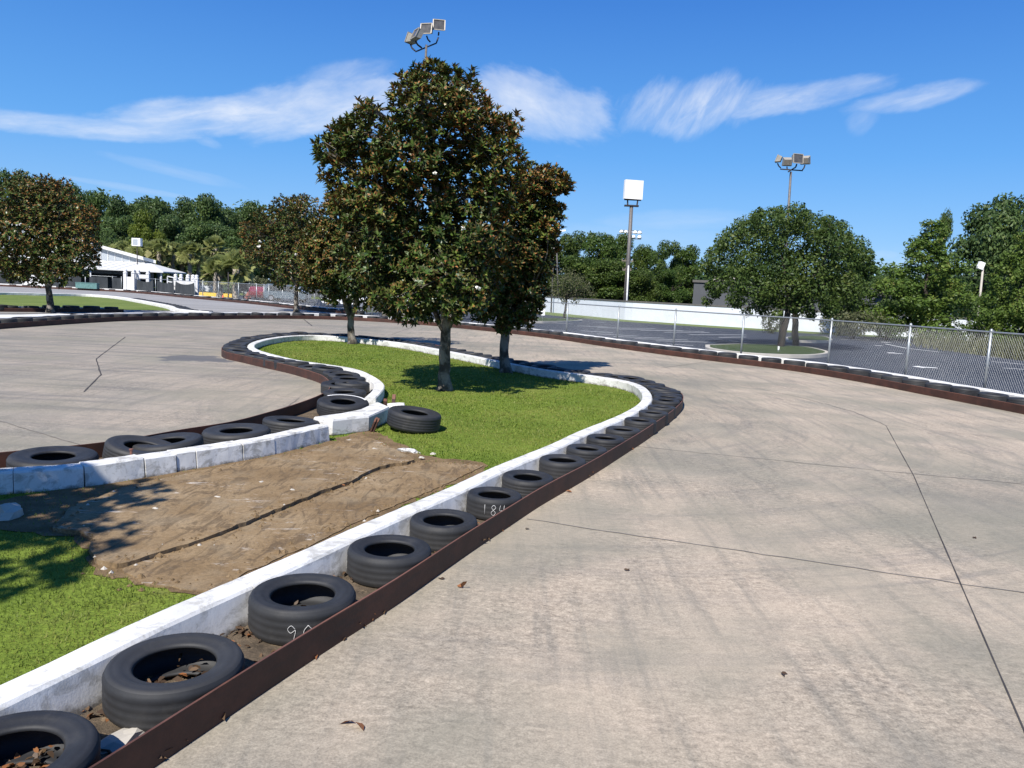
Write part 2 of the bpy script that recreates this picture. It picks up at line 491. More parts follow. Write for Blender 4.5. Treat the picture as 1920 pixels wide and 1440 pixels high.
M = dict(
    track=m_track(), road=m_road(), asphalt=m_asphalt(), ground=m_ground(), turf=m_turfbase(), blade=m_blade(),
    verge=m_ground('mown_verge', (.09, .13, .03), (.15, .185, .05)),
    kerb=m_kerb(), kerb2=m_kerb('chipped_kerb_paint', .75, 4.0), farkerb=m_kerb('bright_kerb_paint', .18, 9.0),
    rust=m_rust(), rubber=m_rubber(), slab=m_slab(), dirt=m_dirt('dirt', (.105, .070, .037), (.215, .148, .082)), bed=m_dirt('bed_dirt', (.06, .048, .035), (.17, .13, .09)),
    joint=simple('joint_sealant', (.05, .045, .043), .9), joint2=simple('dirty_joint', (.15, .135, .12), .9),
    dead=m_leaf('dead_leaf', [(0, (.045, .028, .018)), (.5, (.13, .08, .042)), (.8, (.30, .12, .045)), (1, (.24, .18, .12))], .6, .1),
    steel=simple('galvanised_steel', (.31, .33, .335), .45, .5, .6, .12), wire=simple('galvanised_wire', (.30, .31, .32), .5, .5, .3, .1),
    bark=m_bark('magnolia_bark', (.034, .029, .023), (.105, .092, .074), (.25, .225, .19)),
    darkbark=m_bark('dark_bark', (.02, .017, .014), (.06, .05, .04)),
    palmbark=m_bark('palm_bark', (.17, .145, .11), (.48, .42, .33), sc=14),
    whitewall=simple('white_masonry', (.56, .59, .64), .8, .2, 0, .06, 1.2), cap=simple('dark_coping', (.10, .095, .09), .7),
    glass=m_glass(), tyreblk=simple('car_tyre', (.02, .02, .021), .7), rim=simple('alloy_rim', (.5, .5, .52), .3, .5, .7, .1),
    fabric=m_fabric(), vinyl=simple('white_vinyl', (.60, .60, .60), .5, .4, 0, .04), roof=simple('white_metal_roof', (.58, .58, .56), .5, .4, 0, .05, .6),
    siding=simple('grey_siding', (.34, .37, .40), .6, .3, 0, .1), darkwall=simple('dark_wall', (.055, .055, .06), .8), greybld=simple('charcoal_render', (.085, .09, .10), .85, .2, 0, .1, .5),
    lamp=simple('lamp_housing', (.33, .30, .25), .5, .4, .2, .15), lens=simple('lamp_glass', (.075, .072, .068), .15, .6, 0, .35, 3), black=simple('black_bracket', (.03, .025, .025), .6),
    polemetal=simple('weathered_pole', (.13, .12, .115), .6, .4, .3, .2), wood=m_bark('utility_pole_wood', (.12, .10, .08), (.26, .22, .18)),
    sign=simple('faded_sign_face', (.80, .78, .76), .5, .3, 0, .05, .9), concrete=simple('grey_concrete', (.42, .39, .34), .9, .2, 0, .15, 2.0, .3),
    linepaint=simple('line_paint', (.70, .70, .68), .8, .2, 0, .12, 3.0), yellow=simple('yellow_kerb', (.72, .45, .04), .7, .2, 0, .15), hydrant=simple('hydrant_red', (.20, .055, .035), .6), orange=simple('cone_orange', (.75, .10, .03), .5),
    chalk=simple('chalk', (.50, .50, .49), .9), white=simple('white_paint', (.8, .8, .79), .7), petal=simple('magnolia_petal', (.80, .77, .68), .6),
    green=simple('teal_bin', (.10, .20, .19), .6),
)

# ================================================================== setting
def struct(mb, name, mat):
    return tag(mb.build(name, mat), kind='structure')
g = MB(); S = 1500
g.poly([(-S, -S), (S, -S), (S, S), (-S, S)], LOT - .03)
struct(g, 'ground', M['ground'])

# --- the outer barrier line (rail foot), the upper barrier and the island lines
RAILH, TYH = .16, .19
B1 = pxpath([(-70, 623), (0, 617), (62, 612.5), (167, 605.5), (250, 601.5), (400, 599), (483, 598), (587, 598.5), (671, 601.5), (800, 610), (960, 626), (1035, 635),
             (1135, 650), (1235, 664), (1335, 677), (1440, 689.5), (1516, 700), (1632, 720), (1706, 735), (1798, 753), (1920, 777), (2060, 807)], 0, .25, 0, 9)
B2 = pxpath([(-70, 534), (0, 537), (62, 540), (125, 543), (235, 548.5), (360, 560), (464, 569.6), (547, 579), (610, 585.5), (668, 590)], 0, .4)
RAIL0 = pxpath([(150, 1446), (390, 1298), (600, 1169), (719, 1100), (831, 1029), (928, 969), (1011, 917), (1100, 869), (1169, 829), (1231, 791), (1270, 762), (1282, 746), (1278, 736), (1256, 726),
               (1187, 708.5), (1106, 698), (1044, 687.5), (966, 676), (894, 663), (806, 645), (700, 632), (630, 626.5), (552, 624.5), (499, 627), (452, 635), (426, 644), (415, 653.5), (424, 660),
               (458, 667), (499, 676), (546, 686), (587, 697.5), (604, 704), (616, 714), (618, 723), (610, 735), (567, 753), (500, 773), (433, 790), (333, 805.5), (233, 823), (133, 835), (0, 847)], RAILH, .12, 4, 5, 3)
_w = smooth2(rng.normal(0, 1, len(RAIL0)), 30)
RAIL = offset(RAIL0, 0) + normals(RAIL0) * (_w / abs(_w).max() * .014)[:, None]
KERB = pxpath([(0, 1326), (150, 1254), (284, 1186), (440, 1115), (600, 1043), (683, 1004), (778, 961), (867, 922), (944, 884), (1003, 859), (1058, 836), (1106, 812), (1169, 786), (1205, 767), (1221, 753),
               (1223, 743), (1215, 730), (1200, 721), (1169, 712.5), (1106, 703), (1028, 693), (966, 682), (890, 667), (825, 654.5), (756, 642.5), (691, 635), (633, 630), (590, 628), (546, 629), (502, 634),
               (474, 641), (464, 648), (472, 656), (517, 669), (549, 676), (604, 684), (651, 691.5), (676, 701), (694, 712), (702, 720), (699, 730), (683, 745)], .18, .12, 4, 0, 3)
KW = .165
LKF = pxpath([(0, 885), (60, 881), (167, 873), (267, 859), (367, 844), (450, 831.5), (517, 820), (575, 807), (617, 798)], .2, .1, 6, 0, 1)   # front top edge, left kerb (runs left to right)

# --- track sheet: out to the outer barrier, well behind the camera
tp = [tuple(p) for p in B1[::4]] + [(26, -10), (-40, -10), (-40, B1[0][1])]
tm = MB(); tm.poly(tp, 0.0)
tm.add([(p[0], p[1], 0) for p in B1[::4]] + [(p[0], p[1] + .9, LOT) for p in B1[::4]], [(i, i + 1, len(B1[::4]) + i + 1, len(B1[::4]) + i) for i in range(len(B1[::4]) - 1)])
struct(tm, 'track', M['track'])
# strip of ground that carries tyres, kerb and fence along the outer barrier
bedf = MB(); o0, o1, o2 = offset(B1, -.02), offset(B1, 1.25), offset(B1, 1.7)
n = len(B1)
bedf.add([(p[0], p[1], .004) for p in o0] + [(p[0], p[1], .004) for p in o1] + [(p[0], p[1], LOT) for p in o2],
         [(i, i + 1, n + i + 1, n + i) for i in range(n - 1)] + [(n + i, n + i + 1, 2 * n + i + 1, 2 * n + i) for i in range(n - 1)])
struct(bedf, 'embankment', M['bed'])
# --- upper track and infield
u0 = offset(B2, -.02)
up = [tuple(p) for p in u0[::3]] + [tuple(offset(B1, .75)[int(np.argmin(abs(B1[:, 0] - u0[-1][0])))]), tuple(G(400, 585.5)[:2]), tuple(G(250, 587)[:2]), tuple(G(0, 589)[:2]), tuple(G(-90, 592)[:2])]
um = MB(); um.poly(up, .012); struct(um, 'upper_track', M['road'])
ob = offset(B2, 1.3); oc = offset(B2, 2.2); n = len(B2)
eb = MB(); eb.add([(p[0], p[1], .010) for p in offset(B2, -.03)] + [(p[0], p[1], .010) for p in ob] + [(p[0], p[1], LOT) for p in oc],
                  [(i, i + 1, n + i + 1, n + i) for i in range(n - 1)] + [(n + i, n + i + 1, 2 * n + i + 1, 2 * n + i) for i in range(n - 1)])
struct(eb, 'embankment', M['bed'])
infield_px = [(-90, 548), (0, 550.5), (83, 552.5), (165, 555), (210, 559.5), (250, 565), (300, 574), (337, 583.5), (250, 582), (150, 579), (70, 576), (0, 574), (-90, 571.5)]
INF = [tuple(G(x, y)[:2]) for x, y in infield_px]
im = MB(); im.poly(INF, .03); struct(im, 'infield_turf', M['verge'])
ap = MB(); ap.poly([G(*p, .1) for p in ((-90, 590), (40, 589.5), (110, 588), (165, 590), (120, 594), (60, 598), (0, 601.5), (-90, 606))], .1)
struct(ap, 'painted_apron', M['farkerb'])

# --- island turf
kin = offset(KERB, .08)
lkb = offset(LKF, .08)
ISL = [tuple(p) for p in kin] + [tuple(G(690, 790)[:2]), tuple(G(640, 800)[:2])] + [tuple(p) for p in lkb[::-1]] + [(-12, 1.0), (-6, -1.0)]
isl = MB(); isl.poly(ISL, .02); struct(isl, 'island_turf', M['turf'])
# bed between kerb and rail
def midline(A, B):
    out = []
    for p in A:
        q = B[int(np.argmin(((B - p) ** 2).sum(1)))]
        out.append((p + q) / 2)
    return np.array(out)
# a strip from the rail to the kerb all round
bv, bf = [], []
for p, nn in zip(RAIL, normals(RAIL)):
    q = p + nn * .72
    bv += [(p[0], p[1], .006), (q[0], q[1], .006)]
for i in range(len(RAIL) - 1): bf.append((2 * i, 2 * i + 2, 2 * i + 3, 2 * i + 1))
bb = MB(); bb.add(bv, bf); struct(bb, 'tyre_bed', M['bed'])

# --- saw cut joints in the concrete, thin sheets just above it
def strip(mb, P, w, z):
    N = normals(P); n = len(P)
    ww = [w * R.uniform(.7, 1.3) for _ in range(n)]
    mb.add([(P[i][0] + N[i][0] * ww[i] / 2, P[i][1] + N[i][1] * ww[i] / 2, z) for i in range(n)] + [(P[i][0] - N[i][0] * ww[i] / 2, P[i][1] - N[i][1] * ww[i] / 2, z) for i in range(n)],
           [(i, n + i, n + i + 1, i + 1) for i in range(n - 1)])
def gpath(px, step=.15, wob=.006):
    Q = [np.array(G(x, y)[:2]) for x, y in px]
    P = np.vstack([resample(np.array([a, b]), step)[:-1] for a, b in zip(Q[:-1], Q[1:])] + [Q[-1:]])
    return P + rng.normal(0, wob, P.shape)
j = MB()
strip(j, gpath([(1985, 1545), (1920, 1370), (1713, 892), (1661, 798)], .2, 0), .0085, .004)
strip(j, gpath([(235, 632), (180, 673), (189, 703), (157, 735)], .3, .004), .022, .004)
strip(j, gpath([(570, 599), (585, 611)], .3, .01), .05, .004)
struct(j, 'track_joint', M['joint'])
j = MB()
for px, w in (([(985, 973), (1200, 1006), (1514, 1052), (1803, 1096), (1960, 1117)], .011), ([(1180, 836), (1462, 864), (1714, 889), (1960, 912)], .012), ([(1661, 798), (1600, 772), (1500, 745), (1390, 722)], .012),
              ([(1661, 798), (1960, 830)], .010), ([(500, 789), (560, 747), (520, 742)], .012), ([(0, 790), (160, 838)], .012), ([(735, 627), (780, 611)], .035), ([(1240, 690), (1330, 678)], .02)):
    strip(j, gpath(px, .15, .008), w, .004)
struct(j, 'track_joint', M['joint2'])

# --- parking lot
lot = MB()
A1 = offset(B1, 1.7); A2 = offset(B2, 2.2)
k0 = int(np.argmin(abs(A1[:, 0] - A2[-1][0])))
lotp = [tuple(p) for p in A2[::4]] + [tuple(p) for p in A1[k0 + 4::4]] + [(60, A1[-1][1]), (75, 60), (60, 104), (-80, 104)]
lot.poly(lotp, LOT); struct(lot, 'parking_lot', M['asphalt'])
def lp(x, y): return G(x, y, LOT)
wall_px = [(700, 566), (860, 574.5), (1020, 584.5), (1175, 600), (1300, 608.5), (1425, 616.5), (1562, 624.5), (1700, 632), (1830, 640), (1990, 650)]
WALL = resample(np.array([lp(x, y)[:2] for x, y in wall_px]), 1.0)
vg = MB(); w0, w1 = offset(WALL, -5.5), offset(WALL, 1.2); n = len(WALL)
vg.add([(p[0], p[1], LOT + .008) for p in w0] + [(p[0], p[1], LOT + .008) for p in w1], [(i, i + 1, n + i + 1, n + i) for i in range(n - 1)])
struct(vg, 'grass_verge', M['verge'])
ln = MB()
def line(mb, a, b, w, z):
    a, b = Vector(a[:2]), Vector(b[:2]); d = (b - a).normalized(); nn = Vector((-d.y, d.x)) * w / 2
    mb.add([(*(a + nn), z), (*(a - nn), z), (*(b - nn), z), (*(b + nn), z)], [(0, 1, 2, 3)])
for a, b in (((1115, 604), (1135, 604.5)), ((1082, 611), (1140, 613)), ((1120, 614.5), (1230, 616)), ((1160, 617), (1280, 620)), ((1200, 619.5), (1320, 621.5)), ((1245, 623), (1330, 623.5)), ((1292, 627.5), (1400, 628)),
             ((1347, 632.5), (1400, 632)), ((1365, 639), (1400, 640.5)), ((1040, 606), (1072, 607)), ((1090, 620), (1150, 624)), ((1120, 626), (1195, 630)), ((1150, 631), (1245, 634)), ((1190, 635), (1290, 637.5)), ((1230, 639), (1340, 642)),
             ((1030, 618), (1060, 620)), ((1250, 645), (1300, 648)), ((1085, 628), (1130, 632)), ((1660, 645), (1700, 653)), ((1700, 653), (1760, 660)), ((1760, 655), (1840, 664)), ((1800, 661), (1900, 668)), ((1840, 668), (1930, 675)),
             ((1860, 678), (1930, 684)), ((1880, 690), (1940, 694)), ((1575, 636), (1630, 637.5)), ((760, 590), (800, 592)), ((820, 585), (900, 590)), ((910, 600), (960, 604)), ((560, 571), (600, 574)), ((640, 577), (680, 580))):
    line(ln, lp(*a), lp(*b), .13, LOT + .004)
def arrow(mb, x0, y0, x1, y1, ww):
    a, b = lp(x0, y0), lp(x1, y1); d = (b - a); L = d.length; d.normalize(); nn = Vector((-d.y, d.x, 0))
    z = LOT + .004
    P = [a + nn * ww * .18, a - nn * ww * .18, a + d * L * .6 - nn * ww * .18, a + d * L * .6 - nn * ww * .6, b, a + d * L * .6 + nn * ww * .6, a + d * L * .6 + nn * ww * .18]
    mb.add([(p.x, p.y, z) for p in P], [(0, 1, 2, 6), (3, 4, 5)])
arrow(ln, 1757, 690, 1710, 687, .9); arrow(ln, 1692, 663.5, 1662, 661, .9); arrow(ln, 1655, 648.5, 1642, 648, .7); arrow(ln, 1670, 642, 1652, 641.5, .6)
struct(ln, 'parking_line', M['linepaint'])
# ================================================================== kerbs and rails
KP = [(-.045, 0), (0, .166), (.014, .18), (KW - .014, .18), (KW, .166), (KW, 0)]
kerb = empty('kerb', 'long white painted kerb curving right round the lawn island behind the tyres', 'kerb')
sk = arc(KERB); cuts = [0]
while cuts[-1] < sk[-1] - 1.6: cuts.append(cuts[-1] + R.uniform(1.5, 3.4))
cuts[-1] = sk[-1]
for a, b in zip(cuts[:-1], cuts[1:]):
    idx = np.where((sk >= a - .01) & (sk <= b + .01))[0]
    if len(idx) < 2: continue
    t = np.linspace(a + .004, b - .004, max(3, int((b - a) / .09)))
    P = np.c_[np.interp(t, sk, KERB[:, 0]), np.interp(t, sk, KERB[:, 1])]
    sweep(P, KP, .0012).build('kerb_section', M['kerb'], kerb)
lk = empty('kerb', 'cracked white kerb run along the left, scuffed with tree shade on it', 'kerb')
sl = arc(LKF)
def s_at(px):
    xs = np.array([proj((p[0], p[1], .2))[0] if p[1] > .5 else -9e9 for p in LKF]); return sl[int(np.argmin(abs(xs - px)))]
cuts = [0, sl[-1] * .18, s_at(5), s_at(27), s_at(167), s_at(262), s_at(324), s_at(371), s_at(457), s_at(519), sl[-1]]
for a, b in zip(cuts[:-1], cuts[1:]):
    if b - a < .05: continue
    t = np.linspace(a + R.uniform(.003, .008), b - R.uniform(.003, .008), max(3, int((b - a) / .07)))
    P = np.c_[np.interp(t, sl, LKF[:, 0]), np.interp(t, sl, LKF[:, 1])] + rng.normal(0, .004, 2)
    h = .2 + R.uniform(-.006, .006)
    sweep(P, [(-.02, 0), (-.015, .03), (0, h - .016), (.016, h), (.155, h), (.17, h - .014), (.17, 0)], .0025).build('kerb_block', M['kerb2'], lk)
# displaced block at the break
bpx = [(624, 787), (660, 783), (692, 780), (731, 763), (709, 753.5), (677, 767), (640, 775), (588, 781.5)]
bp = [G(x, y, .215) for x, y in bpx]
mb = MB()
ctr = sum((Vector((p.x, p.y, 0)) for p in bp), Vector()) / len(bp)
top = [(ctr + (Vector((p.x, p.y, 0)) - ctr) * .965).to_tuple()[:2] + (.215 + R.uniform(-.004, .004),) for p in bp]
mid = [(p.x, p.y, .195) for p in bp]; low = [(p.x + R.uniform(-.012, .012), p.y + R.uniform(-.012, .012), .03) for p in bp]; bot = [(ctr + (Vector((p.x, p.y, 0)) - ctr) * .93).to_tuple()[:2] + (0,) for p in bp]
n = len(bp)
mb.add(top + mid + low + bot, [tuple(range(n))] + [(k * n + i, (k + 1) * n + i, (k + 1) * n + (i + 1) % n, k * n + (i + 1) % n) for k in range(3) for i in range(n)])
tag(mb.build('kerb_block', M['kerb2']), 'broken white kerb block knocked askew between the two kerb runs', 'kerb')
# outer, upper and infield kerbs
FK = lambda a, w, h: [(a, 0), (a, h - .02), (a + .02, h), (a + w - .02, h), (a + w, h - .02), (a + w, 0)]
tag(sweep(B1, FK(.60, .24, .265), .004).build('kerb', M['farkerb']), 'low white kerb under the chain link fence, following the far side of the track', 'kerb')
tag(sweep(B2, FK(.66, .28, .26), .004).build('kerb', M['farkerb']), 'thin white kerb under the screened fence beyond the upper track', 'kerb')
UKP = pxpath([(-90, 546), (0, 547.5), (83, 549.5), (165, 551.5), (215, 555), (262, 562), (322, 573), (345, 580), (400, 584.3)], .2, .4)
tag(sweep(UKP, FK(-.28, .28, .2), .004).build('kerb', M['farkerb']), 'white kerb along the top edge of the striped infield lawn', 'kerb')
B3 = pxpath([(-90, 584), (0, 585.2), (75, 585.8), (150, 586), (232, 587)], 0, .4)
tag(sweep(B3, FK(.62, .22, .2), .004).build('kerb', M['farkerb']), 'white kerb on the near edge of the infield lawn, mostly hidden by tyres', 'kerb')
def rail(P, label, h=.16, th=.009, wob=.0):
    zs = np.cumsum(rng.normal(0, wob, len(P))) if wob else None
    if zs is not None: zs = np.clip(smooth2(zs - zs.mean(), 6), -.012, .012)
    m = sweep(P, [(0, 0), (0, h), (th, h), (th, 0)], .0, True, None, 0, zs)
    return tag(m.build('steel_rail', M['rust']), label, 'steel rail')
rail(RAIL, 'rusty brown steel strip edging the tyres all round the lawn island', .16, .010, .001)
rail(B1, 'rusty steel strip in front of the tyres along the far side of the track', .165)
rail(B2, 'rusty steel strip in front of the tyres on the upper track', .17)
rail(B3, 'rusty steel strip along the near edge of the infield lawn', .17)

# ================================================================== tyres
def tyre_profiles(Ro, w, rim, grooves):
    """(r,z) tread and sidewall outlines, standing on z=0 lying flat"""
    g = []
    zs = np.linspace(w * .17, w * .83, grooves * 4 + 2)
    tread = [(Ro * .965, w * .06), (Ro * .985, w * .12)]
    for i, z in enumerate(zs):
        k = i % 4
        tread.append((Ro - ((.0034 if grooves == 3 else .0045) if k == 2 and i < len(zs) - 1 else 0), z))
    tread += [(Ro * .985, w * .88), (Ro * .965, w * .94)]
    top = [(Ro * .965, w * .94), (Ro * .94, w * .975), (Ro * .90, w * .995), (Ro * .885, w * .988), (Ro * .84, w), (Ro * .78, w * .995), (Ro * .74, w * .975), (rim + .022, w * .93), (rim + .015, w * .935), (rim + .006, w * .90), (rim, w * .84)]
    inner = [(rim + .012, w * .80), (rim + .05, w * .82), (Ro - .035, w * .80), (Ro - .018, w * .6), (Ro - .016, w * .4), (Ro - .035, w * .2), (rim + .05, w * .15), (rim + .012, w * .19)]
    bot = [(rim, w * .16), (rim + .006, w * .1), (Ro * .78, w * .01), (Ro * .86, 0.0), (Ro * .94, w * .02), (Ro * .965, w * .06)]
    return tread, top + inner + bot
TY = {}
def tyre_mesh(kind):
    if kind not in TY:
        Ro, w, rim, gr = {'a': (.282, .185, .165, 3), 'b': (.290, .19, .172, 3), 'c': (.272, .18, .150, 4), 'd': (.335, .215, .165, 4), 'e': (.36, .225, .170, 4)}[kind]
        t, s = tyre_profiles(Ro, w, rim, gr)
        a = MB(); a.lathe(t, 48); b = MB(); b.lathe(s, 48)
        c = MB(); c.lathe(t + s[1:-1], 28, closed=True)
        TY[kind] = (a.mesh('tread', M['rubber']), b.mesh('sidewall', M['rubber']), c.mesh('tyre', M['rubber']), Ro, w)
    return TY[kind]
ONES = ['', 'first', 'second', 'third', 'fourth', 'fifth', 'sixth', 'seventh', 'eighth', 'ninth', 'tenth', 'eleventh', 'twelfth', 'thirteenth', 'fourteenth', 'fifteenth', 'sixteenth', 'seventeenth', 'eighteenth', 'nineteenth']
TENS = ['', '', 'twenty', 'thirty', 'forty', 'fifty', 'sixty', 'seventy', 'eighty', 'ninety']
def ordw(n):
    if n < 20: return ONES[n]
    t, o = divmod(n, 10)
    if o == 0: return TENS[t][:-1] + 'ieth'
    return TENS[t] + '-' + ONES[o]
def tyre(kind, x, y, label, group, z=.006, tilt=(0, 0), parts=True, sq=1.0, rz=None):
    tr, sw, whole, Ro, w = tyre_mesh(kind)
    rz = R.uniform(0, 6.28) if rz is None else rz
    if parts:
        o = bpy.data.objects.new('tyre', None); o.empty_display_size = .1
        put(o); put(bpy.data.objects.new('tread', tr), o); put(bpy.data.objects.new('sidewall', sw), o)
    else:
        o = put(bpy.data.objects.new('tyre', whole))
    o.location = (x, y, z); o.rotation_euler = (tilt[0], tilt[1], rz); o.scale = (1, sq, 1)
    tag(o, label, 'tyre', group)
    return o
GR = 'tyres lying between the white kerb and the right hand rusty rail'
right = [((48, 1400), 'a', 'black tyre full of dry leaves, cut off by the lower left corner of the photo'), ((349, 1234), 'a', 'big smooth black tyre with leaf litter inside, second tyre from the lower left corner'),
         ((565, 1119), 'b', 'black tyre with chalk mark 90 on its tread, beside the rusty rail'), ((736, 1031), 'a', 'black grooved tyre just below the one next to chalk 184, fourth from the lower left'),
         ((843, 977), 'b', 'black tyre directly in front of the chalk 184 tyre'), ((925, 927), 'a', 'black tyre with 184 chalked in white on its tread'), ((993, 891), 'c', 'black tyre directly behind the chalk 184 tyre'),
         ((1049, 861), 'a', 'second black tyre beyond the chalk 184 tyre along the kerb'), ((1094, 838), 'c', 'third black tyre beyond the chalk 184 tyre along the kerb'), ((1132, 817), 'c', 'fourth black tyre beyond the chalk 184 tyre along the kerb'),
         ((1166, 801), 'c', 'fifth black tyre beyond the chalk 184 tyre along the kerb'), ((1197, 785), 'c', 'sixth black tyre beyond the chalk 184 tyre along the kerb'), ((1222, 772), 'c', 'seventh black tyre beyond the chalk 184 tyre, where the row starts to bend'),
         ((1241, 760), 'c', 'eighth black tyre beyond the chalk 184 tyre, on the bend')]
tyres_near = []
def fit(p, k):
    i = int(np.argmin(((RAIL - p) ** 2).sum(1))); r = RAIL[i]
    q = KERB[int(np.argmin(((KERB - r) ** 2).sum(1)))]; bed = float(np.linalg.norm(q - r))
    c = r + (q - r) * .5
    return c, min(1.04, max(.80, (bed - .02) / 2 / tyre_mesh(k)[3]))
for (px, k, lab) in right:
    p = G(px[0], px[1], .185)
    c_, f_ = fit(np.array(p[:2]), k)
    o = tyre(k, c_[0], c_[1], lab, GR, tilt=(R.uniform(-.02, .02), R.uniform(-.02, .02)), sq=R.uniform(.97, 1.0)); o.scale = (f_ * o.scale[0], f_ * o.scale[1], R.uniform(.94, 1.02)); tyres_near.append(o)
    last = p
sr = arc(RAIL)
def rail_s(p): return sr[int(np.argmin(((RAIL - np.array([p[0], p[1]])) ** 2).sum(1)))]
def rail_at(s, o):
    i = min(int(np.searchsorted(sr, s)), len(RAIL) - 1)
    return RAIL[i] + normals(RAIL)[i] * o
s0 = rail_s(last) + .50; sE = rail_s(G(620, 722, .19)) - .35
cnt = int((sE - s0) / .50)
for i in range(cnt + 1):
    p = rail_at(s0 + (sE - s0) * i / cnt, .25)
    kk = R.choice('acc'); p, f_ = fit(p, kk)
    lab = ordw(i + 1) + ' tyre past the right hand tip of the lawn island, running round to the left'
    o = tyre(kk, p[0], p[1], lab, 'tyres round the far and left sides of the lawn island', tilt=(R.uniform(-.07, .07), R.uniform(-.07, .07)), z=.012 + R.choice((0, 0, .02))); o.scale = (f_, f_, 1)
GL = 'tyres behind the broken left kerb'
for (px, py, k, tl, lab) in ((100, 850, 'e', (.02, .03), 'large tyre half hidden behind the left kerb at the left edge'), (318, 824, 'd', (.05, -.10), 'worn tyre leaning on another behind the left kerb, hole showing'),
                             (262, 833, 'd', (.0, .20), 'tyre tipped over its neighbour behind the left kerb'), (445, 803, 'e', (.03, -.03), 'broad worn tyre behind the middle of the left kerb'),
                             (545, 784, 'd', (-.05, .05), 'tyre behind the right end of the left kerb, beside the broken block'), (643, 752, 'e', (.10, .05), 'dark tyre with a white arc painted on its sidewall, behind the broken block'),
                             (647, 731, 'd', (.02, -.03), 'flattened tyre just beyond the one with the white arc'), (640, 716, 'd', (.05, 0), 'second tyre beyond the one with the white arc')):
    p = G(px, py, .21)
    o = tyre(k, p.x, p.y, lab, GL, tilt=tl, z=.012 if abs(tl[0]) + abs(tl[1]) < .12 else .03, rz=0.0)
    o.scale = (.97, .97, .86)
    if 'arc' in lab and 'white arc painted' in lab: arcT = o
p = G(775, 781, .19)
loose = tyre('d', p.x, p.y, 'loose grooved tyre lying on the lawn right of the broken kerb', None, z=.05, tilt=(.03, .11), rz=0.0)
# white arc on a sidewall
m = MB(); Ro = .36
ang = np.linspace(rad(-15), rad(108), 22) + rad(40)
m.add([(math.cos(a) * .30, math.sin(a) * .30, .2277) for a in ang] + [(math.cos(a) * .325, math.sin(a) * .325, .2277) for a in ang], [(i, 22 + i, 23 + i, i + 1) for i in range(21)])
m.build('painted_arc', M['white'], arcT)
# chalk numbers on treads
STROKES = {'1': [[(.5, 0), (.45, 1)]], '8': [[(.5, .52), (.85, .75), (.55, 1), (.2, .78), (.5, .52), (.85, .25), (.5, 0), (.15, .25), (.5, .52)]], '4': [[(.2, 1), (.12, .5), (.85, .55)], [(.85, 1), (.75, 0)]],
           '9': [[(.85, .75), (.5, 1), (.2, .75), (.45, .5), (.85, .7), (.7, 0)]], '0': [[(.5, 1), (.15, .6), (.3, .05), (.75, .1), (.88, .6), (.5, 1)]]}
def chalk(o, text, Ro, face, z0, h, wd, tw):
    m = MB()
    inv = o.matrix_basis.to_3x3().inverted()
    a0 = math.atan2(face[1], face[0]) - o.rotation_euler[2]
    for i, ch in enumerate(text):
        for st in STROKES[ch]:
            Q = crom([np.array(q) for q in st], 4) if len(st) > 2 else np.array(st)
            Pq = []
            for u, v in Q:
                a = a0 + ((i + u * .72) * wd - len(text) * wd / 2) / Ro
                Pq.append(Vector(((Ro + .003) * math.cos(a), (Ro + .003) * math.sin(a), z0 + v * h)))
            m.tube(Pq, tw, 5)
    m.build('chalk_number', M['chalk'], o)
p = tyres_near[5].location; chalk(tyres_near[5], '184', .282, (-p.x * .55 + .30, -p.y * 1.0), .055, .085, .085, .0022)
p = tyres_near[2].location; chalk(tyres_near[2], '90', .290, (-p.x * .55 + .42, -p.y), .045, .075, .085, .0017)
# far barriers
s1 = arc(B1); N1 = normals(B1)
xs = [proj((p[0], p[1], .2))[0] if p[1] > 1 else 3000 for p in B1]
sR = s1[int(np.argmin(abs(np.array(xs) - 1935)))]; sL = s1[int(np.argmin(abs(np.array(xs) + 20)))]
s = sR; i = 0
while s > sL:
    k = int(np.searchsorted(s1, s)); p = B1[k] + N1[k] * .31; i += 1
    tyre(R.choice('abc'), p[0], p[1], ordw(i) + ' tyre from the right edge behind the far rusty rail', 'tyres behind the far rusty rail', parts=i < 34, tilt=(R.uniform(-.04, .04), R.uniform(-.04, .04)), z=.07 + R.choice((0, .01, .02)))
    s -= R.uniform(.66, .80)
s2 = arc(B2); N2 = normals(B2); s = s2[-1] - .4; i = 0
while s > 3:
    k = int(np.searchsorted(s2, s)); p = B2[k] + N2[k] * .33; i += 1
    tyre(R.choice('abd'), p[0], p[1], ordw(i) + ' tyre leftwards from the trunk side end of the upper track barrier', 'tyres on the upper track barrier', parts=False, z=.06)
    s -= R.uniform(.85, 1.3)
s3 = arc(B3); N3 = normals(B3); s = .5; i = 0
while s < s3[-1]:
    k = min(int(np.searchsorted(s3, s)), len(B3) - 1); p = B3[k] + N3[k] * .32; i += 1
    tyre(R.choice('abd'), p[0], p[1], ordw(i) + ' tyre from the left along the near edge of the infield lawn', 'tyres on the near edge of the infield lawn', parts=False, z=.07)
    s += R.uniform(.6, .95)
su = arc(UKP); NU = normals(UKP); s = su[-1] * .45; i = 0
while s < su[-1] - .5:
    k = min(int(np.searchsorted(su, s)), len(UKP) - 1); p = UKP[k] + NU[k] * .36; i += 1
    tyre(R.choice('ab'), p[0], p[1], ordw(i) + ' tyre from the left behind the top kerb of the infield lawn', 'tyres behind the top kerb of the infield lawn', parts=False, z=.015)
    s += R.uniform(.7, 1.1)

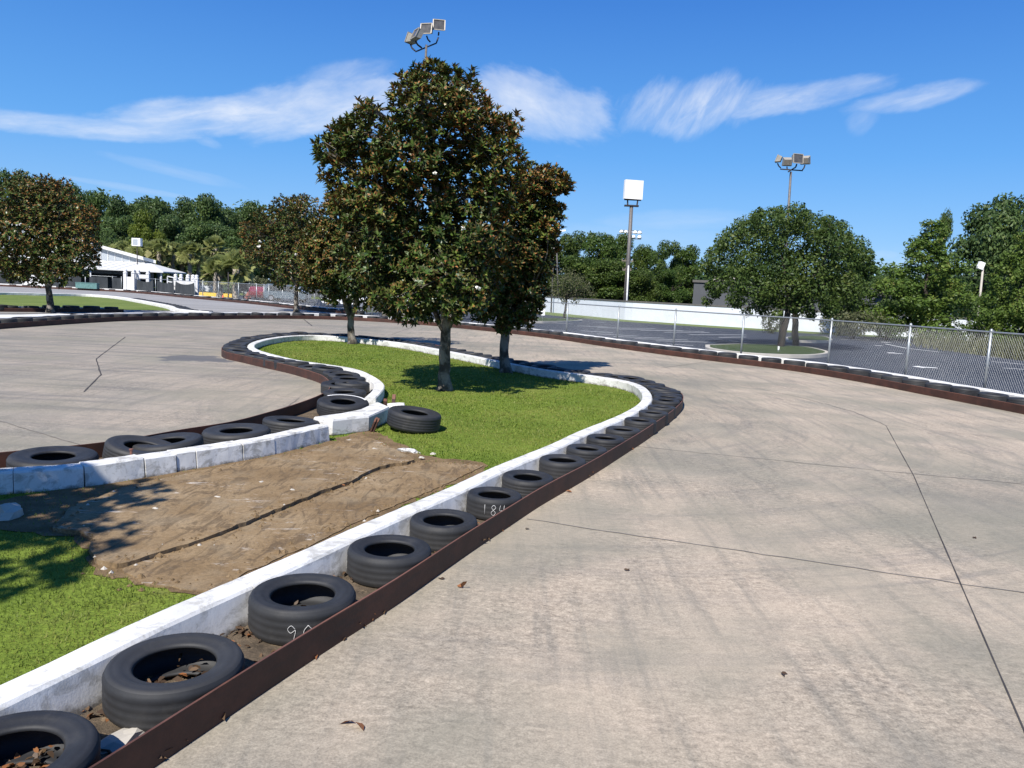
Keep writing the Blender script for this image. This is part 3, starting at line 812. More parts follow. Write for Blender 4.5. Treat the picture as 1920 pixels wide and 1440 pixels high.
# ================================================================== slabs, rubble, litter
def rough_poly(px, z, step=.07, jit=.006):
    P = np.array([G(x, y, z)[:2] for x, y in px]); P = np.vstack([P, P[:1]])
    Q = resample(P, step)[:-1]
    return Q + rng.normal(0, jit, Q.shape)
UP = [(100, 988), (132, 950), (240, 910), (400, 877), (520, 854), (596, 841), (640, 828), (672, 815), (700, 822), (728, 836), (756, 850), (778, 862), (761, 867), (738, 868), (711, 875), (690, 884), (656, 902), (600, 921), (540, 945), (482, 969), (430, 990), (385, 1008), (300, 1034), (225, 1058), (185, 1050), (165, 1024), (178, 1002), (140, 994)]
LO = [(228, 1066), (300, 1042), (385, 1015), (430, 998), (482, 977), (540, 953), (600, 929), (656, 910), (690, 892), (711, 883), (740, 875), (775, 870), (830, 866), (908, 873), (820, 914), (683, 972), (600, 1014), (459, 1074), (400, 1110), (350, 1106), (322, 1098), (270, 1096)]
slabs = []
for px, z, lab in ((UP, .058, 'brown stained concrete slab against the left kerb, with raised cracked edge'), (LO, .034, 'brown stained concrete slab sunk beside the long right kerb')):
    Q = rough_poly(px, z); slabs.append(Q)
    m = MB(); m.prism([tuple(q) for q in Q], .0, z); tag(m.build('concrete_slab', M['slab']), lab, 'slab')
DP = [(-60, 985), (-40, 945), (60, 926), (170, 906), (370, 875), (520, 848), (610, 832), (690, 800), (760, 838), (800, 855), (915, 868), (912, 880), (640, 1005), (395, 1125), (330, 1112), (215, 1090), (150, 1050), (140, 1010)]
dq = rough_poly(DP, .026, .1, .03); m = MB(); m.poly([tuple(q) for q in dq], .026); struct(m, 'bare_dirt', M['dirt'])
EX = [np.array(slabs[0]), np.array(slabs[1])]

def rock(name, label, cat, px, py, z, size, mat, seed):
    rr = random.Random(seed); bm = bmesh.new(); bmesh.ops.create_icosphere(bm, subdivisions=2, radius=1)
    for v in bm.verts:
        k = 1 + rr.uniform(-.25, .25); v.co = Vector((v.co.x * size[0] * k, v.co.y * size[1] * k, max(-.3, v.co.z) * size[2] * k))
    me = bpy.data.meshes.new(name); bm.to_mesh(me); bm.free(); me.materials.append(mat)
    o = put(bpy.data.objects.new(name, me)); o.location = G(px, py, z); o.rotation_euler = (0, 0, rr.uniform(0, 3)); return tag(o, label, cat)
rock('rubble', 'grey concrete lump in the shade by the left edge of the photo', 'rubble', 18, 965, .03, (.13, .10, .09), M['concrete'], 3)
rock('rubble', 'white concrete piece between the two nearest tyres', 'rubble', 232, 1388, .01, (.11, .06, .03), M['concrete'], 5)
rock('rubble', 'white rubble lump behind the loose tyre at the kerb break', 'rubble', 744, 766, .02, (.20, .10, .09), M['kerb'], 8)
rock('rubble', 'flat white flake lying on the grass near the loose tyre', 'rubble', 766, 846, .03, (.14, .06, .035), M['kerb'], 9)
for k, (x, y) in enumerate(((812, 851), (790, 858), (654, 826), (702, 842), (548, 920), (490, 905), (292, 955), (408, 933))):
    rock('rubble', ('chip of white concrete on the slab or dirt below the broken kerb'), 'rubble', x, y, .05, (.03, .02, .014), M['concrete'], 20 + k)['group'] = 'chips of concrete below the broken kerb'
def stake(px, py, h, tilt, lab, w=.05):
    b = G(px, py, 0); m = MB(); e = b + Vector((tilt[0], tilt[1], h)); m.bar(b, e, w, .02); m.bar(b + Vector((.015, 0, 0)), e + Vector((.015, 0, 0)), .02, w)
    tag(m.build('steel_stake', M['rust']), lab, 'stake')
stake(722, 772, .19, (0, 0, 0), 'rusty stake against the cut end of the kerb behind the block')
stake(736, 768, .22, (.01, .05, 0), 'rusty stake standing just right of the kerb end')
stake(694, 813, .2, (.08, -.02, 0), 'rusty stake leaning on the front of the broken kerb block')
bb = G(246, 853, .2); m = MB(); m.cyl((bb.x, bb.y, .225), .012, .06, 8); m.cyl((bb.x, bb.y, .25), .02, .012, 6)
tag(m.build('bolt', M['rust']), 'rusty bolt sticking up from the top of the left kerb', 'bolt')

def leafset(O, Dn, Nn, L, W, curl=0.0):
    """hexagon leaves: origin, direction, normal -> (N*6,3)"""
    S_ = np.cross(Dn, Nn); S_ /= np.maximum(np.linalg.norm(S_, axis=1, keepdims=True), 1e-9)
    tt = np.array([0, .3, .68, 1.0, .68, .3]); ww = np.array([.12, .5, .42, 0.0, -.42, -.5]); cc = np.array([0, .10, .05, -.12, .05, .10])
    V = O[:, None, :] + Dn[:, None, :] * (L[:, None] * tt[None])[..., None] + S_[:, None, :] * (W[:, None] * ww[None])[..., None] + Nn[:, None, :] * (L[:, None] * cc[None] * curl)[..., None]
    return V.reshape(-1, 3)
def unit(v): return v / np.maximum(np.linalg.norm(v, axis=1, keepdims=True), 1e-9)
def randu(n): return unit(rng.normal(size=(n, 3)))
# leaf litter in the bed and inside the nearest tyres
pts = []
Nr = normals(RAIL)
for _ in range(1500):
    sq = rng.beta(1.0, 2.6) * 13
    i = int(np.searchsorted(sr, sq + 3.2)); o = rng.choice([rng.uniform(.02, .14), rng.uniform(.40, .54), rng.uniform(.02, .54)])
    p = RAIL[i] + Nr[i] * o; pts.append((p[0], p[1], rng.uniform(.008, .03)))
for k, t_ in enumerate(tyres_near[:4]):
    for _ in range((150, 110, 60, 20)[k]):
        r = .21 * math.sqrt(rng.uniform()); a = rng.uniform(0, 6.28)
        pts.append((t_.location.x + r * math.cos(a), t_.location.y + r * math.sin(a), .015 + rng.uniform(0, .07 if k < 2 else .03)))
pts = np.array(pts); n = len(pts)
d = randu(n); d[:, 2] *= .35; d = unit(d); nn = unit(np.c_[rng.normal(0, .35, (n, 2)), np.ones(n)]); nn = unit(nn - d * (nn * d).sum(1, keepdims=True))
V = leafset(pts, d, nn, rng.uniform(.025, .07, n), rng.uniform(.010, .028, n), 1.3)
o = put(bpy.data.objects.new('leaf_litter', npmesh('leaf_litter', V, n, 6, M['dead'], attr=np.where(rng.uniform(size=n) < .15, .8, rng.beta(1.2, 2.4, n)))))
tag(o, 'dry brown leaf litter in the bed between kerb and rail', 'leaf litter', kind='stuff')
# clods and chips along the slab edges
cv, cf, ct = [], [], []
edge = np.vstack([np.array(slabs[0]), np.array(slabs[1])])
mb = MB(); mw = MB()
for _ in range(620):
    q = edge[R.randrange(len(edge))]; s_ = R.uniform(.004, .022) * (1 if R.random() < .9 else 1.7); x, y = q[0] + R.gauss(0, .07), q[1] + R.gauss(0, .07)
    zz = .055 if (inside(np.array([[x, y]]), slabs[0])[0]) else (.033 if inside(np.array([[x, y]]), slabs[1])[0] else .024)
    P_ = [(x + s_ * R.uniform(.6, 1.3) * math.cos(a_), y + s_ * R.uniform(.6, 1.3) * math.sin(a_), zz) for a_ in (0, 1.25, 2.5, 3.8, 5.1)]
    tgt = mw if R.random() < .05 else mb
    tgt.add(P_ + [(x, y, zz + s_ * R.uniform(.5, 1.0))], [(0, 1, 5), (1, 2, 5), (2, 3, 5), (3, 4, 5), (4, 0, 5)])
tag(mb.build('soil_clods', M['dirt']), 'crumbs of brown soil along the edges of the slabs', 'soil', kind='stuff')
tag(mw.build('concrete_crumbs', M['concrete']), 'small pale concrete crumbs along the edges of the slabs', 'rubble', kind='stuff')
# single leaves lying about
for k, (x, y, lab) in enumerate(((866, 1102, 'orange fallen leaf on the concrete right of the chalk 90 tyre'), (667, 1356, 'orange fallen leaf low on the concrete near the bottom edge'), (1060, 921, 'curled orange leaf at the foot of the rail by the kerb tyres'),
                              (985, 992, 'small brown leaf on the concrete at the start of the cross joint'), (683, 1166, 'small tan leaf against the foot of the rail'), (647, 1195, 'brown curled leaf at the foot of the rail'),
                              (1178, 1070, 'dark brown leaf on the concrete below the cross joint'), (826, 1086, 'tiny dark leaf on the concrete beside the rail'), (1827, 1007, 'tiny dark leaf right of the long joint'),
                              (1464, 1262, 'tiny dark leaf in the middle of the foreground concrete'), (760, 843, 'rust coloured leaf on the brown slab'), (640, 910, 'orange leaf caught in the slab crack'))):
    p = G(x, y, .006 if k not in (10, 11) else .08); nl = 2
    O = np.array([p] * nl); dd = unit(np.c_[rng.normal(size=(nl, 2)), np.zeros(nl) + .1]); n2 = unit(np.c_[rng.normal(0, .3, (nl, 2)), np.ones(nl)]); n2 = unit(n2 - dd * (n2 * dd).sum(1, keepdims=True))
    sz = .065 if k in (0, 1, 2) else .035
    V = leafset(O, dd, n2, np.full(nl, sz), np.full(nl, sz * .5), 1.3)
    tag(put(bpy.data.objects.new('fallen_leaf', npmesh('fallen_leaf', V, nl, 6, M['dead'], attr=np.full(nl, .75 if k in (0, 1, 2, 4, 11) else .15)))), lab, 'leaf')

# ================================================================== grass blades on the island and infield
def grass(poly, n_try, box, dens, excl, seed, hmul=1.0):
    pts = np.c_[rng.uniform(box[0], box[1], n_try), rng.uniform(box[2], box[3], n_try)]
    keep = rng.uniform(size=n_try) < dens(pts[:, 1])
    pts = pts[keep]; pts = pts[inside(pts, poly)]
    for e in excl: pts = pts[~inside(pts, e)]
    return pts
ipoly = ISL[:-2] + [(-9, 3), (-4, .5)]
pts = grass(ipoly, 900000, (-7, 4.5, 3.0, 25), lambda y: np.clip((5.2 / y) ** 1.35, .05, 1), EX, 1)
# visible part only: drop far left out of frame
ok = np.array([(-.75 * p[1] - .6) < p[0] for p in pts]); pts = pts[ok]
dm = inside(pts, [tuple(q) for q in dq]); pts = pts[~(dm & (rng.uniform(size=len(pts)) < np.where(pts[:, 0] > -2.4, .90, .86)))]
n = len(pts); y = pts[:, 1]
h = rng.uniform(.008, .024, n) * np.where(rng.uniform(size=n) < .04, 1.9, 1) * (1 + .25 * np.sin(pts[:, 0] * 3 + pts[:, 1] * 2)); w = .0030 * np.clip(y / 4.2, 1, 4.2) * rng.uniform(.7, 1.4, n)
a = rng.uniform(0, 2 * PI, n); lean = rng.uniform(.1, .9, n) * h; la = rng.uniform(0, 2 * PI, n)
V = np.zeros((n, 3, 3)); V[:, 0, 0] = pts[:, 0] - np.cos(a) * w; V[:, 0, 1] = pts[:, 1] - np.sin(a) * w; V[:, 1, 0] = pts[:, 0] + np.cos(a) * w; V[:, 1, 1] = pts[:, 1] + np.sin(a) * w
V[:, 2, 0] = pts[:, 0] + np.cos(la) * lean; V[:, 2, 1] = pts[:, 1] + np.sin(la) * lean; V[:, :2, 2] = .018; V[:, 2, 2] = .02 + h
tag(put(bpy.data.objects.new('grass', npmesh('grass', V.reshape(-1, 3), n, 3, M['blade'], attr=np.clip(rng.normal(.45, .22, n), 0, 1)))), 'short green grass covering the lawn island', 'grass', kind='stuff')
print('blades', n)

# ================================================================== chain link
def chainlink(name, P, z0, z1, pitch, wr, parent):
    s = arc(P); L = s[-1]; H = z1 - z0; run = H * .62
    st = np.arange(-run, L, pitch); vs = []
    def at(q): q = np.clip(q, 0, L); return np.c_[np.interp(q, s, P[:, 0]), np.interp(q, s, P[:, 1])]
    nn = normals(P)
    for sg in (0, 1):
        a, b = (st, st + run) if sg == 0 else (st + run, st)
        za = np.full(len(st), z0); zb = np.full(len(st), z1)
        # clip ends
        for q, zq, qo, zo in ((a, za, b, zb), (b, zb, a, za)):
            for lim, m in ((0, q < 0), (L, q > L)):
                f = (lim - q[m]) / np.where(abs(qo[m] - q[m]) < 1e-9, 1, qo[m] - q[m]); zq[m] = zq[m] + f * (zo[m] - zq[m])
        A = np.c_[at(a), za]; B = np.c_[at(b), zb]
        d = unit(B - A); up = np.c_[-d[:, 1], d[:, 0], np.zeros(len(d))]; x = unit(up); yv = np.cross(d, x)
        for k in range(3):
            a1, a2 = 2 * PI * k / 3, 2 * PI * (k + 1) / 3
            o1 = (x * math.cos(a1) + yv * math.sin(a1)) * wr; o2 = (x * math.cos(a2) + yv * math.sin(a2)) * wr
            vs.append(np.stack([A + o1, A + o2, B + o2, B + o1], 1).reshape(-1, 3))
    V = np.concatenate(vs)
    return put(bpy.data.objects.new(name, npmesh(name, V, len(V) // 4, 4, M['wire'])), parent)
def fence_posts(P, pxs, top, parent, r=.03, z0=0.0):
    for px in pxs:
        q = at_px(P, 1.0, px)
        m = MB(); m.tube([(q[0], q[1], z0), (q[0], q[1], top)], r, 8); m.lathe([(r * 1.25, top - .03), (r * 1.25, top), (r * .6, top + .03), (0.001, top + .035)], 8, (q[0], q[1], 0))
        m.build('post', M['steel'], parent)
def cut(P, z, x0, x1):
    xs = np.array([proj((p[0], p[1], z))[0] if p[1] > 1 else 1e5 for p in P]); return P[(xs >= x0) & (xs <= x1)]
F1 = offset(B1, 1.02); F2 = offset(B2, 1.1)
f1 = cut(F1, 1.0, 683, 2300)
fe = empty('chain_link_fence', 'silver chain link fence between the track and the parking lot', 'fence', (f1[0][0], f1[0][1], 0))
fe.location = (0, 0, 0)
chainlink('wire_mesh', f1, .03, 1.43, .062, .0014, fe)
m = MB(); m.tube([(p[0], p[1], 1.45) for p in f1[::2]], .022, 6); m.build('top_rail', M['steel'], fe)
m = MB(); m.tube([(p[0], p[1], .05) for p in f1[::2]], .004, 5); m.build('tension_wire', M['steel'], fe)
fence_posts(f1, [686, 702, 749, 800, 860, 914, 985, 1063, 1157, 1265, 1394, 1554, 1708, 1850, 2010], 1.49, fe)
f2 = cut(F2, 1.0, 371, 668)
fe2 = empty('chain_link_fence', 'far chain link fence in front of the parked cars', 'fence')
chainlink('wire_mesh', f2, .03, 1.43, .085, .0016, fe2)
m = MB(); m.tube([(p[0], p[1], 1.45) for p in f2[::2]], .025, 6); m.build('top_rail', M['steel'], fe2)
fence_posts(f2, [382, 410, 448, 479, 493, 504, 532, 560, 579, 592, 626, 655], 1.49, fe2, .035)
# screened fence on the left
fs = empty('screened_fence', 'low fence hung with dark fabric beside the white roofed building', 'fence')
fsg = empty('screened_fence', 'fence with sagging black fabric between the two white gate panels', 'fence')
def screen(P, pxs, parent, top=1.42, sag=0.0):
    m = MB(); m.tube([(p[0], p[1], top) for p in P[::2]], .025, 6); m.build('top_rail', M['steel'], parent)
    fence_posts(P, pxs, top + .03, parent, .035)
    for a, b in zip(pxs[:-1], pxs[1:]):
        Q = cut(P, 1.0, a + .6, b - .6)
        if len(Q) < 2: continue
        N = normals(Q); m = MB(); n = len(Q); vs = []
        for zz in (0, 1, 2, 3):
            for i in range(n):
                u = i / (n - 1); w = math.sin(u * 9 + zz * 1.3) * .03
                vs.append((Q[i][0] - N[i][0] * (.05 + w), Q[i][1] - N[i][1] * (.05 + w), .06 + (top - .1 - .06 - sag * 4 * u * (1 - u)) * zz / 3))
        m.add(vs, [(r_ * n + i, r_ * n + i + 1, (r_ + 1) * n + i + 1, (r_ + 1) * n + i) for r_ in range(3) for i in range(n - 1)], smooth=True)
        m.build('fabric_panel', M['fabric'], parent)
screen(cut(F2, 1.0, -60, 235), [-45, -12, 19, 68, 116, 160, 209, 234], fs)
wb = cut(offset(F2, -.12), 1.0, 37, 98); m = MB(); m.add([(p[0], p[1], .1) for p in wb] + [(p[0], p[1], 1.25) for p in wb], [(i, i + 1, len(wb) + i + 1, len(wb) + i) for i in range(len(wb) - 1)])
m.build('white_panel', M['vinyl'], fs)
screen(cut(F2, 1.0, 253, 368), [254, 292, 329, 367], fsg, 1.40, .22)
# ================================================================== trees
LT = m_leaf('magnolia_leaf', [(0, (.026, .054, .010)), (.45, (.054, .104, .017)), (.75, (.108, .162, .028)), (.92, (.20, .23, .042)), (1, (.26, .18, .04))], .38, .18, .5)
LU = m_leaf('magnolia_leaf_underside', [(0, (.045, .060, .018)), (.35, (.085, .070, .024)), (.65, (.22, .092, .034)), (1, (.37, .145, .05))], .65, .15, .15)
def oleaf(name, stops, hue=None, trans=.32):
    t = NT(name, .5, .25)
    c = t.ramp(t.attr('tone'), stops)
    oi = t.n('ShaderNodeObjectInfo').outputs['Random']
    c = t.mix(t.math('MULTIPLY', oi, .45), c, hue or (.05, .075, .02))
    t.col(c)
    tr = t.n('ShaderNodeBsdfTranslucent'); t.l(c, tr.inputs[0])
    mx = t.n('ShaderNodeMixShader'); mx.inputs[0].default_value = trans
    t.l(t.b.outputs[0], mx.inputs[1]); t.l(tr.outputs[0], mx.inputs[2]); t.l(mx.outputs[0], t.out.inputs[0])
    return t.m
LF = oleaf('forest_leaf', [(0, (.036, .066, .022)), (.5, (.072, .120, .032)), (.85, (.125, .180, .045)), (1, (.17, .205, .055))], (.062, .100, .036))
LG = oleaf('light_green_leaf', [(0, (.030, .060, .012)), (.5, (.060, .105, .018)), (.85, (.10, .145, .026)), (1, (.15, .16, .035))], (.085, .105, .022))
LC = oleaf('cypress_leaf', [(0, (.050, .095, .016)), (.5, (.105, .165, .028)), (.85, (.17, .215, .042)), (1, (.24, .20, .065))], (.11, .16, .03))
LO_ = oleaf('oak_leaf', [(0, (.028, .056, .013)), (.5, (.070, .112, .022)), (.85, (.125, .165, .035)), (1, (.18, .20, .06))], (.06, .095, .022))
LY = oleaf('yellow_green_leaf', [(0, (.06, .09, .012)), (.5, (.12, .16, .018)), (1, (.18, .21, .03))], (.13, .16, .02))
LB = oleaf('olive_shrub_leaf', [(0, (.05, .06, .025)), (.5, (.10, .11, .045)), (1, (.17, .17, .08))], (.10, .10, .05))
LP = oleaf('palm_leaf', [(0, (.15, .19, .05)), (.5, (.27, .30, .10)), (.85, (.38, .39, .15)), (1, (.46, .40, .22))], (.28, .30, .10), .45)

def blob_points(C, Rr, n, lo=.72, hi=1.06, hollow=.6):
    """points near the surfaces of ellipsoid blobs, those buried deep in another blob dropped"""
    w = (Rr ** 2).prod(axis=1) ** (1 / 3.); w = w / w.sum()
    k = rng.choice(len(C), n, p=w)
    u = randu(n); q = rng.uniform(lo, hi, (n, 1))
    P = C[k] + u * Rr[k] * q
    bad = np.zeros(n, bool)
    for i in range(len(C)):
        d = np.linalg.norm((P - C[i]) / Rr[i], axis=1); bad |= (d < hollow) & (k != i)
    return P[~bad], u[~bad], k[~bad]

def rosettes(P, A, nl, L, W, leaf_tone, rust=.4):
    """whorls of leaves at P with axis A -> vertices, material index, tone"""
    n = len(P)
    t = np.cross(A, np.tile([[.3, .2, .93]], (n, 1))); t = unit(t); b = np.cross(A, t)
    Vs, mi, tn = [], [], []
    ph = rng.uniform(0, 6.28, n)
    for k in range(nl):
        a = ph + 2 * PI * k / nl * 1.0 + rng.uniform(-.3, .3, n)
        th = np.radians(rng.uniform(18, 78, n)) if k else np.radians(rng.uniform(5, 30, n))
        rd = t * np.cos(a)[:, None] + b * np.sin(a)[:, None]
        d = A * np.cos(th)[:, None] + rd * np.sin(th)[:, None]
        nn = A * np.sin(th)[:, None] - rd * np.cos(th)[:, None]
        # droop a little
        d[:, 2] -= rng.uniform(0, .22, n); d = unit(d); nn = unit(nn - d * (nn * d).sum(1, keepdims=True))
        l = L * rng.uniform(.7, 1.2, n); w = W * rng.uniform(.75, 1.2, n)
        V = leafset(P, d, nn, l, w, .8).reshape(-1, 6, 3)
        Vu = (V - nn[:, None, :] * .0025)[:, ::-1, :]
        Vs += [V, Vu]; mi += [np.zeros(n, int), np.ones(n, int)]
        tone = np.clip(leaf_tone + rng.normal(0, .2, n), 0, 1); tn += [tone, np.clip(rng.normal(0, .2, n) + rust, 0, 1)]
    V = np.concatenate(Vs).reshape(-1, 3)
    return V, np.concatenate(mi), np.concatenate(tn)

def limb(mb, a, b, r0, r1, bend=.12, n=7, seg=7, wob=.05):
    a, b = Vector(a), Vector(b); L = (b - a).length
    off = Vector((R.uniform(-1, 1), R.uniform(-1, 1), R.uniform(.0, .6))) * bend * L
    pts = [a.lerp(b, i / seg) + off * math.sin(PI * i / seg) + Vector((R.uniform(-1, 1), R.uniform(-1, 1), 0)) * .012 * L * (0 < i < seg) for i in range(seg + 1)]
    mb.tube(pts, [r0 + (r1 - r0) * (i / seg) ** .8 for i in range(seg + 1)], n, wob=wob)
    return pts

def magnolia(base, blobs, label, nros, L, W, trunk_r, stems, depthk=.75, grp=None, nl=8, flowers=(), radd=0.0):
    """base world xy, blobs (px,py,rpx), stems: list of (list of (px,py,depth offset), r0, r1)"""
    y0 = base[1]; s = ppm(y0)
    cx = sum(b[0] for b in blobs) / len(blobs)
    hw = max(abs(b[0] - cx) + b[2] for b in blobs) / s
    tree = empty('magnolia_tree', label, 'tree', (base[0], base[1], 0), 0, grp)
    C, Rr = [], []
    for (px, py, r) in blobs:
        x_off = abs(px - cx) / s
        room = max(.2, math.sqrt(max(0.05, hw * hw - x_off ** 2)) - r / s * .6) * depthk
        for sg in (-1, 1):
            off = sg * room * R.uniform(.15, .95)
            p = D(px + R.uniform(-.12, .12) * r, py + R.uniform(-.12, .12) * r, y0 + off)
            C.append(p); q = r / s * R.uniform(.72, .96); Rr.append((q, q, q * R.uniform(.75, .92)))
    C = np.array(C); Rr = np.array(Rr)
    P, u, k = blob_points(C, Rr, nros, .72, 1.16)
    cen = C.mean(0)
    out = unit(P - np.array([base[0], base[1], cen[2] - .6])); A = unit(u * .6 + out * .7 + np.array([[0, 0, .95]]) + rng.normal(0, .25, u.shape))
    clump = rng.normal(.42, .16, len(C))
    leaf_tone = clump[k] + rng.normal(0, .10, len(P))  # random leaf tone by clump and by whorl
    zn = (P[:, 2] - P[:, 2].min()) / np.ptp(P[:, 2]); rn = np.linalg.norm(P[:, :2] - C.mean(0)[:2], axis=1); rn = rn / rn.max()
    V, mi, tn = rosettes(P, A, nl, L, W, leaf_tone, np.clip(-.05 + radd + .38 * zn + .50 * rn ** 2 + rng.normal(0, .16, len(C))[k], 0, 1))
    # sparse inner leaves
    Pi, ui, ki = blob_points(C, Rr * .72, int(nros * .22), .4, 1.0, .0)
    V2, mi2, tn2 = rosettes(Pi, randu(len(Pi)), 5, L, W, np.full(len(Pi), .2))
    loc = np.array([base[0], base[1], 0])
    V = np.concatenate([V, V2]) - loc; mi = np.concatenate([mi, mi2]); tn = np.concatenate([tn, tn2])
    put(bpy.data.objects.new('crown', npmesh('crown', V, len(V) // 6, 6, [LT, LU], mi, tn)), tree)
    # trunk and limbs
    tm = MB(); ends = []
    for (pl, r0, r1) in stems:
        pts = [Vector(D(px, py, y0 + o)) - Vector(loc) for (px, py, o) in pl]
        Q = [pts[0]]
        for a, b in zip(pts[:-1], pts[1:]):
            for t_ in (.34, .67, 1.0):
                Q.append(a.lerp(b, t_) + (Vector((R.uniform(-1, 1), R.uniform(-1, 1), 0)) * .018 if t_ < 1 else Vector()))
        rr = [r0 + (r1 - r0) * (i / (len(Q) - 1)) for i in range(len(Q))]
        if Q[0].z < .3: rr[0] *= 1.5; rr[1] *= 1.12
        tm.tube(Q, rr, 12, wob=.09); ends.append((Q[-1], r1)); ends.append((Q[-3], r1 * 1.1))
    tm.build('trunk', M['bark'], tree)
    bm_ = MB()
    for i in rng.permutation(len(C))[:max(10, int(len(C) * .8))]:
        c = Vector(C[i]) - Vector(loc)
        e = min(ends, key=lambda q: (q[0] - c).length + (0 if q[0].z < c.z else 2))
        pts = limb(bm_, e[0], c, min(e[1] * .7, trunk_r * .35), .012, .15, 6)
        for _ in range(4):
            v = Vector(randu(1)[0]) * float(Rr[i][0]) * .8; v.z = abs(v.z) * .6 + v.z * .4
            limb(bm_, pts[-3], c + v, .012, .005, .1, 4, 4)
    bm_.build('limb', M['bark'], tree)
    for (px, py, o, sz) in flowers:
        c = np.array(D(px, py, y0 + o)) - loc; n = 12
        d = unit(randu(n) * [1, 1, .6] + [[0, 0, .25]]); nn = randu(n); nn = unit(nn - d * (nn * d).sum(1, keepdims=True))
        Vf = leafset(np.tile(c, (n, 1)), d, nn, np.full(n, sz), np.full(n, sz * .75), 1.2)
        put(bpy.data.objects.new('flower', npmesh('flower', Vf, n, 6, M['petal'], attr=np.ones(n))), tree)
    return tree

b1 = G(832, 734)
magnolia(b1, [(812, 152, 42), (770, 165, 36), (858, 170, 42), (800, 205, 66), (880, 215, 50), (752, 200, 28), (683, 208, 26), (700, 262, 66), (650, 262, 42), (618, 285, 36), (660, 320, 60), (770, 285, 76), (840, 275, 76), (905, 262, 60), (955, 240, 30), (935, 305, 48),
              (700, 365, 72), (650, 385, 46), (785, 370, 80), (865, 365, 76), (925, 370, 50), (690, 440, 66), (770, 450, 76), (850, 445, 76), (915, 440, 52), (735, 510, 56), (805, 515, 60), (870, 515, 52), (760, 560, 32), (850, 560, 30), (690, 500, 44), (920, 500, 40), (700, 540, 26), (720, 562, 24), (785, 580, 20), (880, 568, 22), (905, 545, 26), (800, 572, 30), (845, 588, 24), (765, 590, 20), (892, 556, 30), (735, 572, 26), (815, 545, 40)],
         'largest magnolia tree, in the middle of the lawn with a light pole rising behind it', 5200, .128, .039, .1,
         [([(833, 737, 0), (834, 690, 0), (836, 640, 0), (834, 600, 0), (838, 540, 0), (825, 440, .1), (815, 330, 0), (812, 230, .05)], .115, .03), ([(835, 625, 0), (855, 585, -.1), (885, 520, -.3), (905, 440, -.4)], .055, .02), ([(833, 620, 0), (808, 570, .2), (770, 500, .3), (735, 410, .4)], .055, .02)],
         flowers=[(897, 540, -1.4, .055), (868, 428, -1.7, .045), (815, 325, -1.9, .04)], grp='magnolia trees on the lawn')
b2 = G(948, 700)
magnolia(b2, [(1000, 345, 36), (1030, 340, 34), (1052, 350, 22), (985, 385, 42), (1015, 395, 40), (1045, 400, 20), (965, 420, 46), (1000, 440, 44), (1025, 430, 28), (975, 480, 46), (1005, 500, 36), (945, 520, 42), (985, 540, 40), (925, 560, 34), (960, 585, 30), (1000, 570, 20), (905, 590, 18), (945, 612, 16), (985, 600, 18), (1030, 470, 20)],
         'magnolia tree behind and to the right of the largest one, by the far kerb', 2900, .13, .048, .09,
         [([(949, 703, 0), (945, 660, 0), (948, 620, 0), (950, 570, 0), (965, 500, 0), (985, 430, 0), (1005, 370, 0)], .12, .03), ([(948, 610, 0), (972, 580, -.2), (995, 540, -.3)], .05, .02), ([(947, 600, 0), (930, 560, .2), (920, 520, .2)], .045, .02)], .6, 'magnolia trees on the lawn', 7, radd=.14)
b3 = G(661, 646)
magnolia(b3, [(640, 420, 50), (605, 440, 42), (680, 430, 50), (585, 475, 34), (630, 480, 56), (690, 480, 56), (740, 440, 46), (735, 490, 46), (605, 520, 36), (655, 530, 46), (705, 530, 40), (745, 530, 32), (675, 560, 26), (625, 550, 22), (715, 565, 22), (640, 380, 34), (690, 385, 40)],
         'magnolia tree with forked trunk at the back of the lawn, left of the largest one', 3400, .135, .052, .09,
         [([(661, 648, 0), (658, 620, 0), (657, 595, 0), (645, 560, 0), (630, 510, 0), (615, 460, 0)], .125, .035), ([(658, 598, 0), (668, 565, -.1), (680, 520, -.2), (700, 450, -.2)], .075, .025), ([(657, 592, 0), (655, 562, .2), (650, 500, .3), (648, 430, .3)], .06, .02)], .7, 'magnolia trees on the lawn', 7,
         flowers=[(659, 522, -1.7, .09)])
b4 = G(556, 586)
magnolia(b4, [(560, 380, 24), (535, 395, 34), (575, 395, 36), (505, 415, 32), (545, 425, 46), (590, 430, 40), (478, 440, 28), (515, 455, 44), (560, 465, 50), (600, 470, 36), (480, 475, 26), (510, 495, 32), (550, 505, 40), (590, 505, 34), (525, 525, 18), (575, 530, 24), (465, 425, 14)],
         'dark magnolia tree across the track, left of the lawn trees, with white blooms', 3400, .165, .066, .12,
         [([(556, 588, 0), (555, 560, 0), (556, 530, 0), (556, 480, 0), (560, 420, 0)], .15, .05), ([(556, 535, 0), (535, 500, 0), (515, 450, -.2)], .07, .025), ([(556, 530, 0), (580, 490, .2), (592, 440, .2)], .07, .025)], .7, None, 6,
         radd=.12, flowers=[(487, 454, -2.2, .12), (485, 462, -2.2, .12), (556, 477, -2.3, .12)])
b5 = G(94, 587)
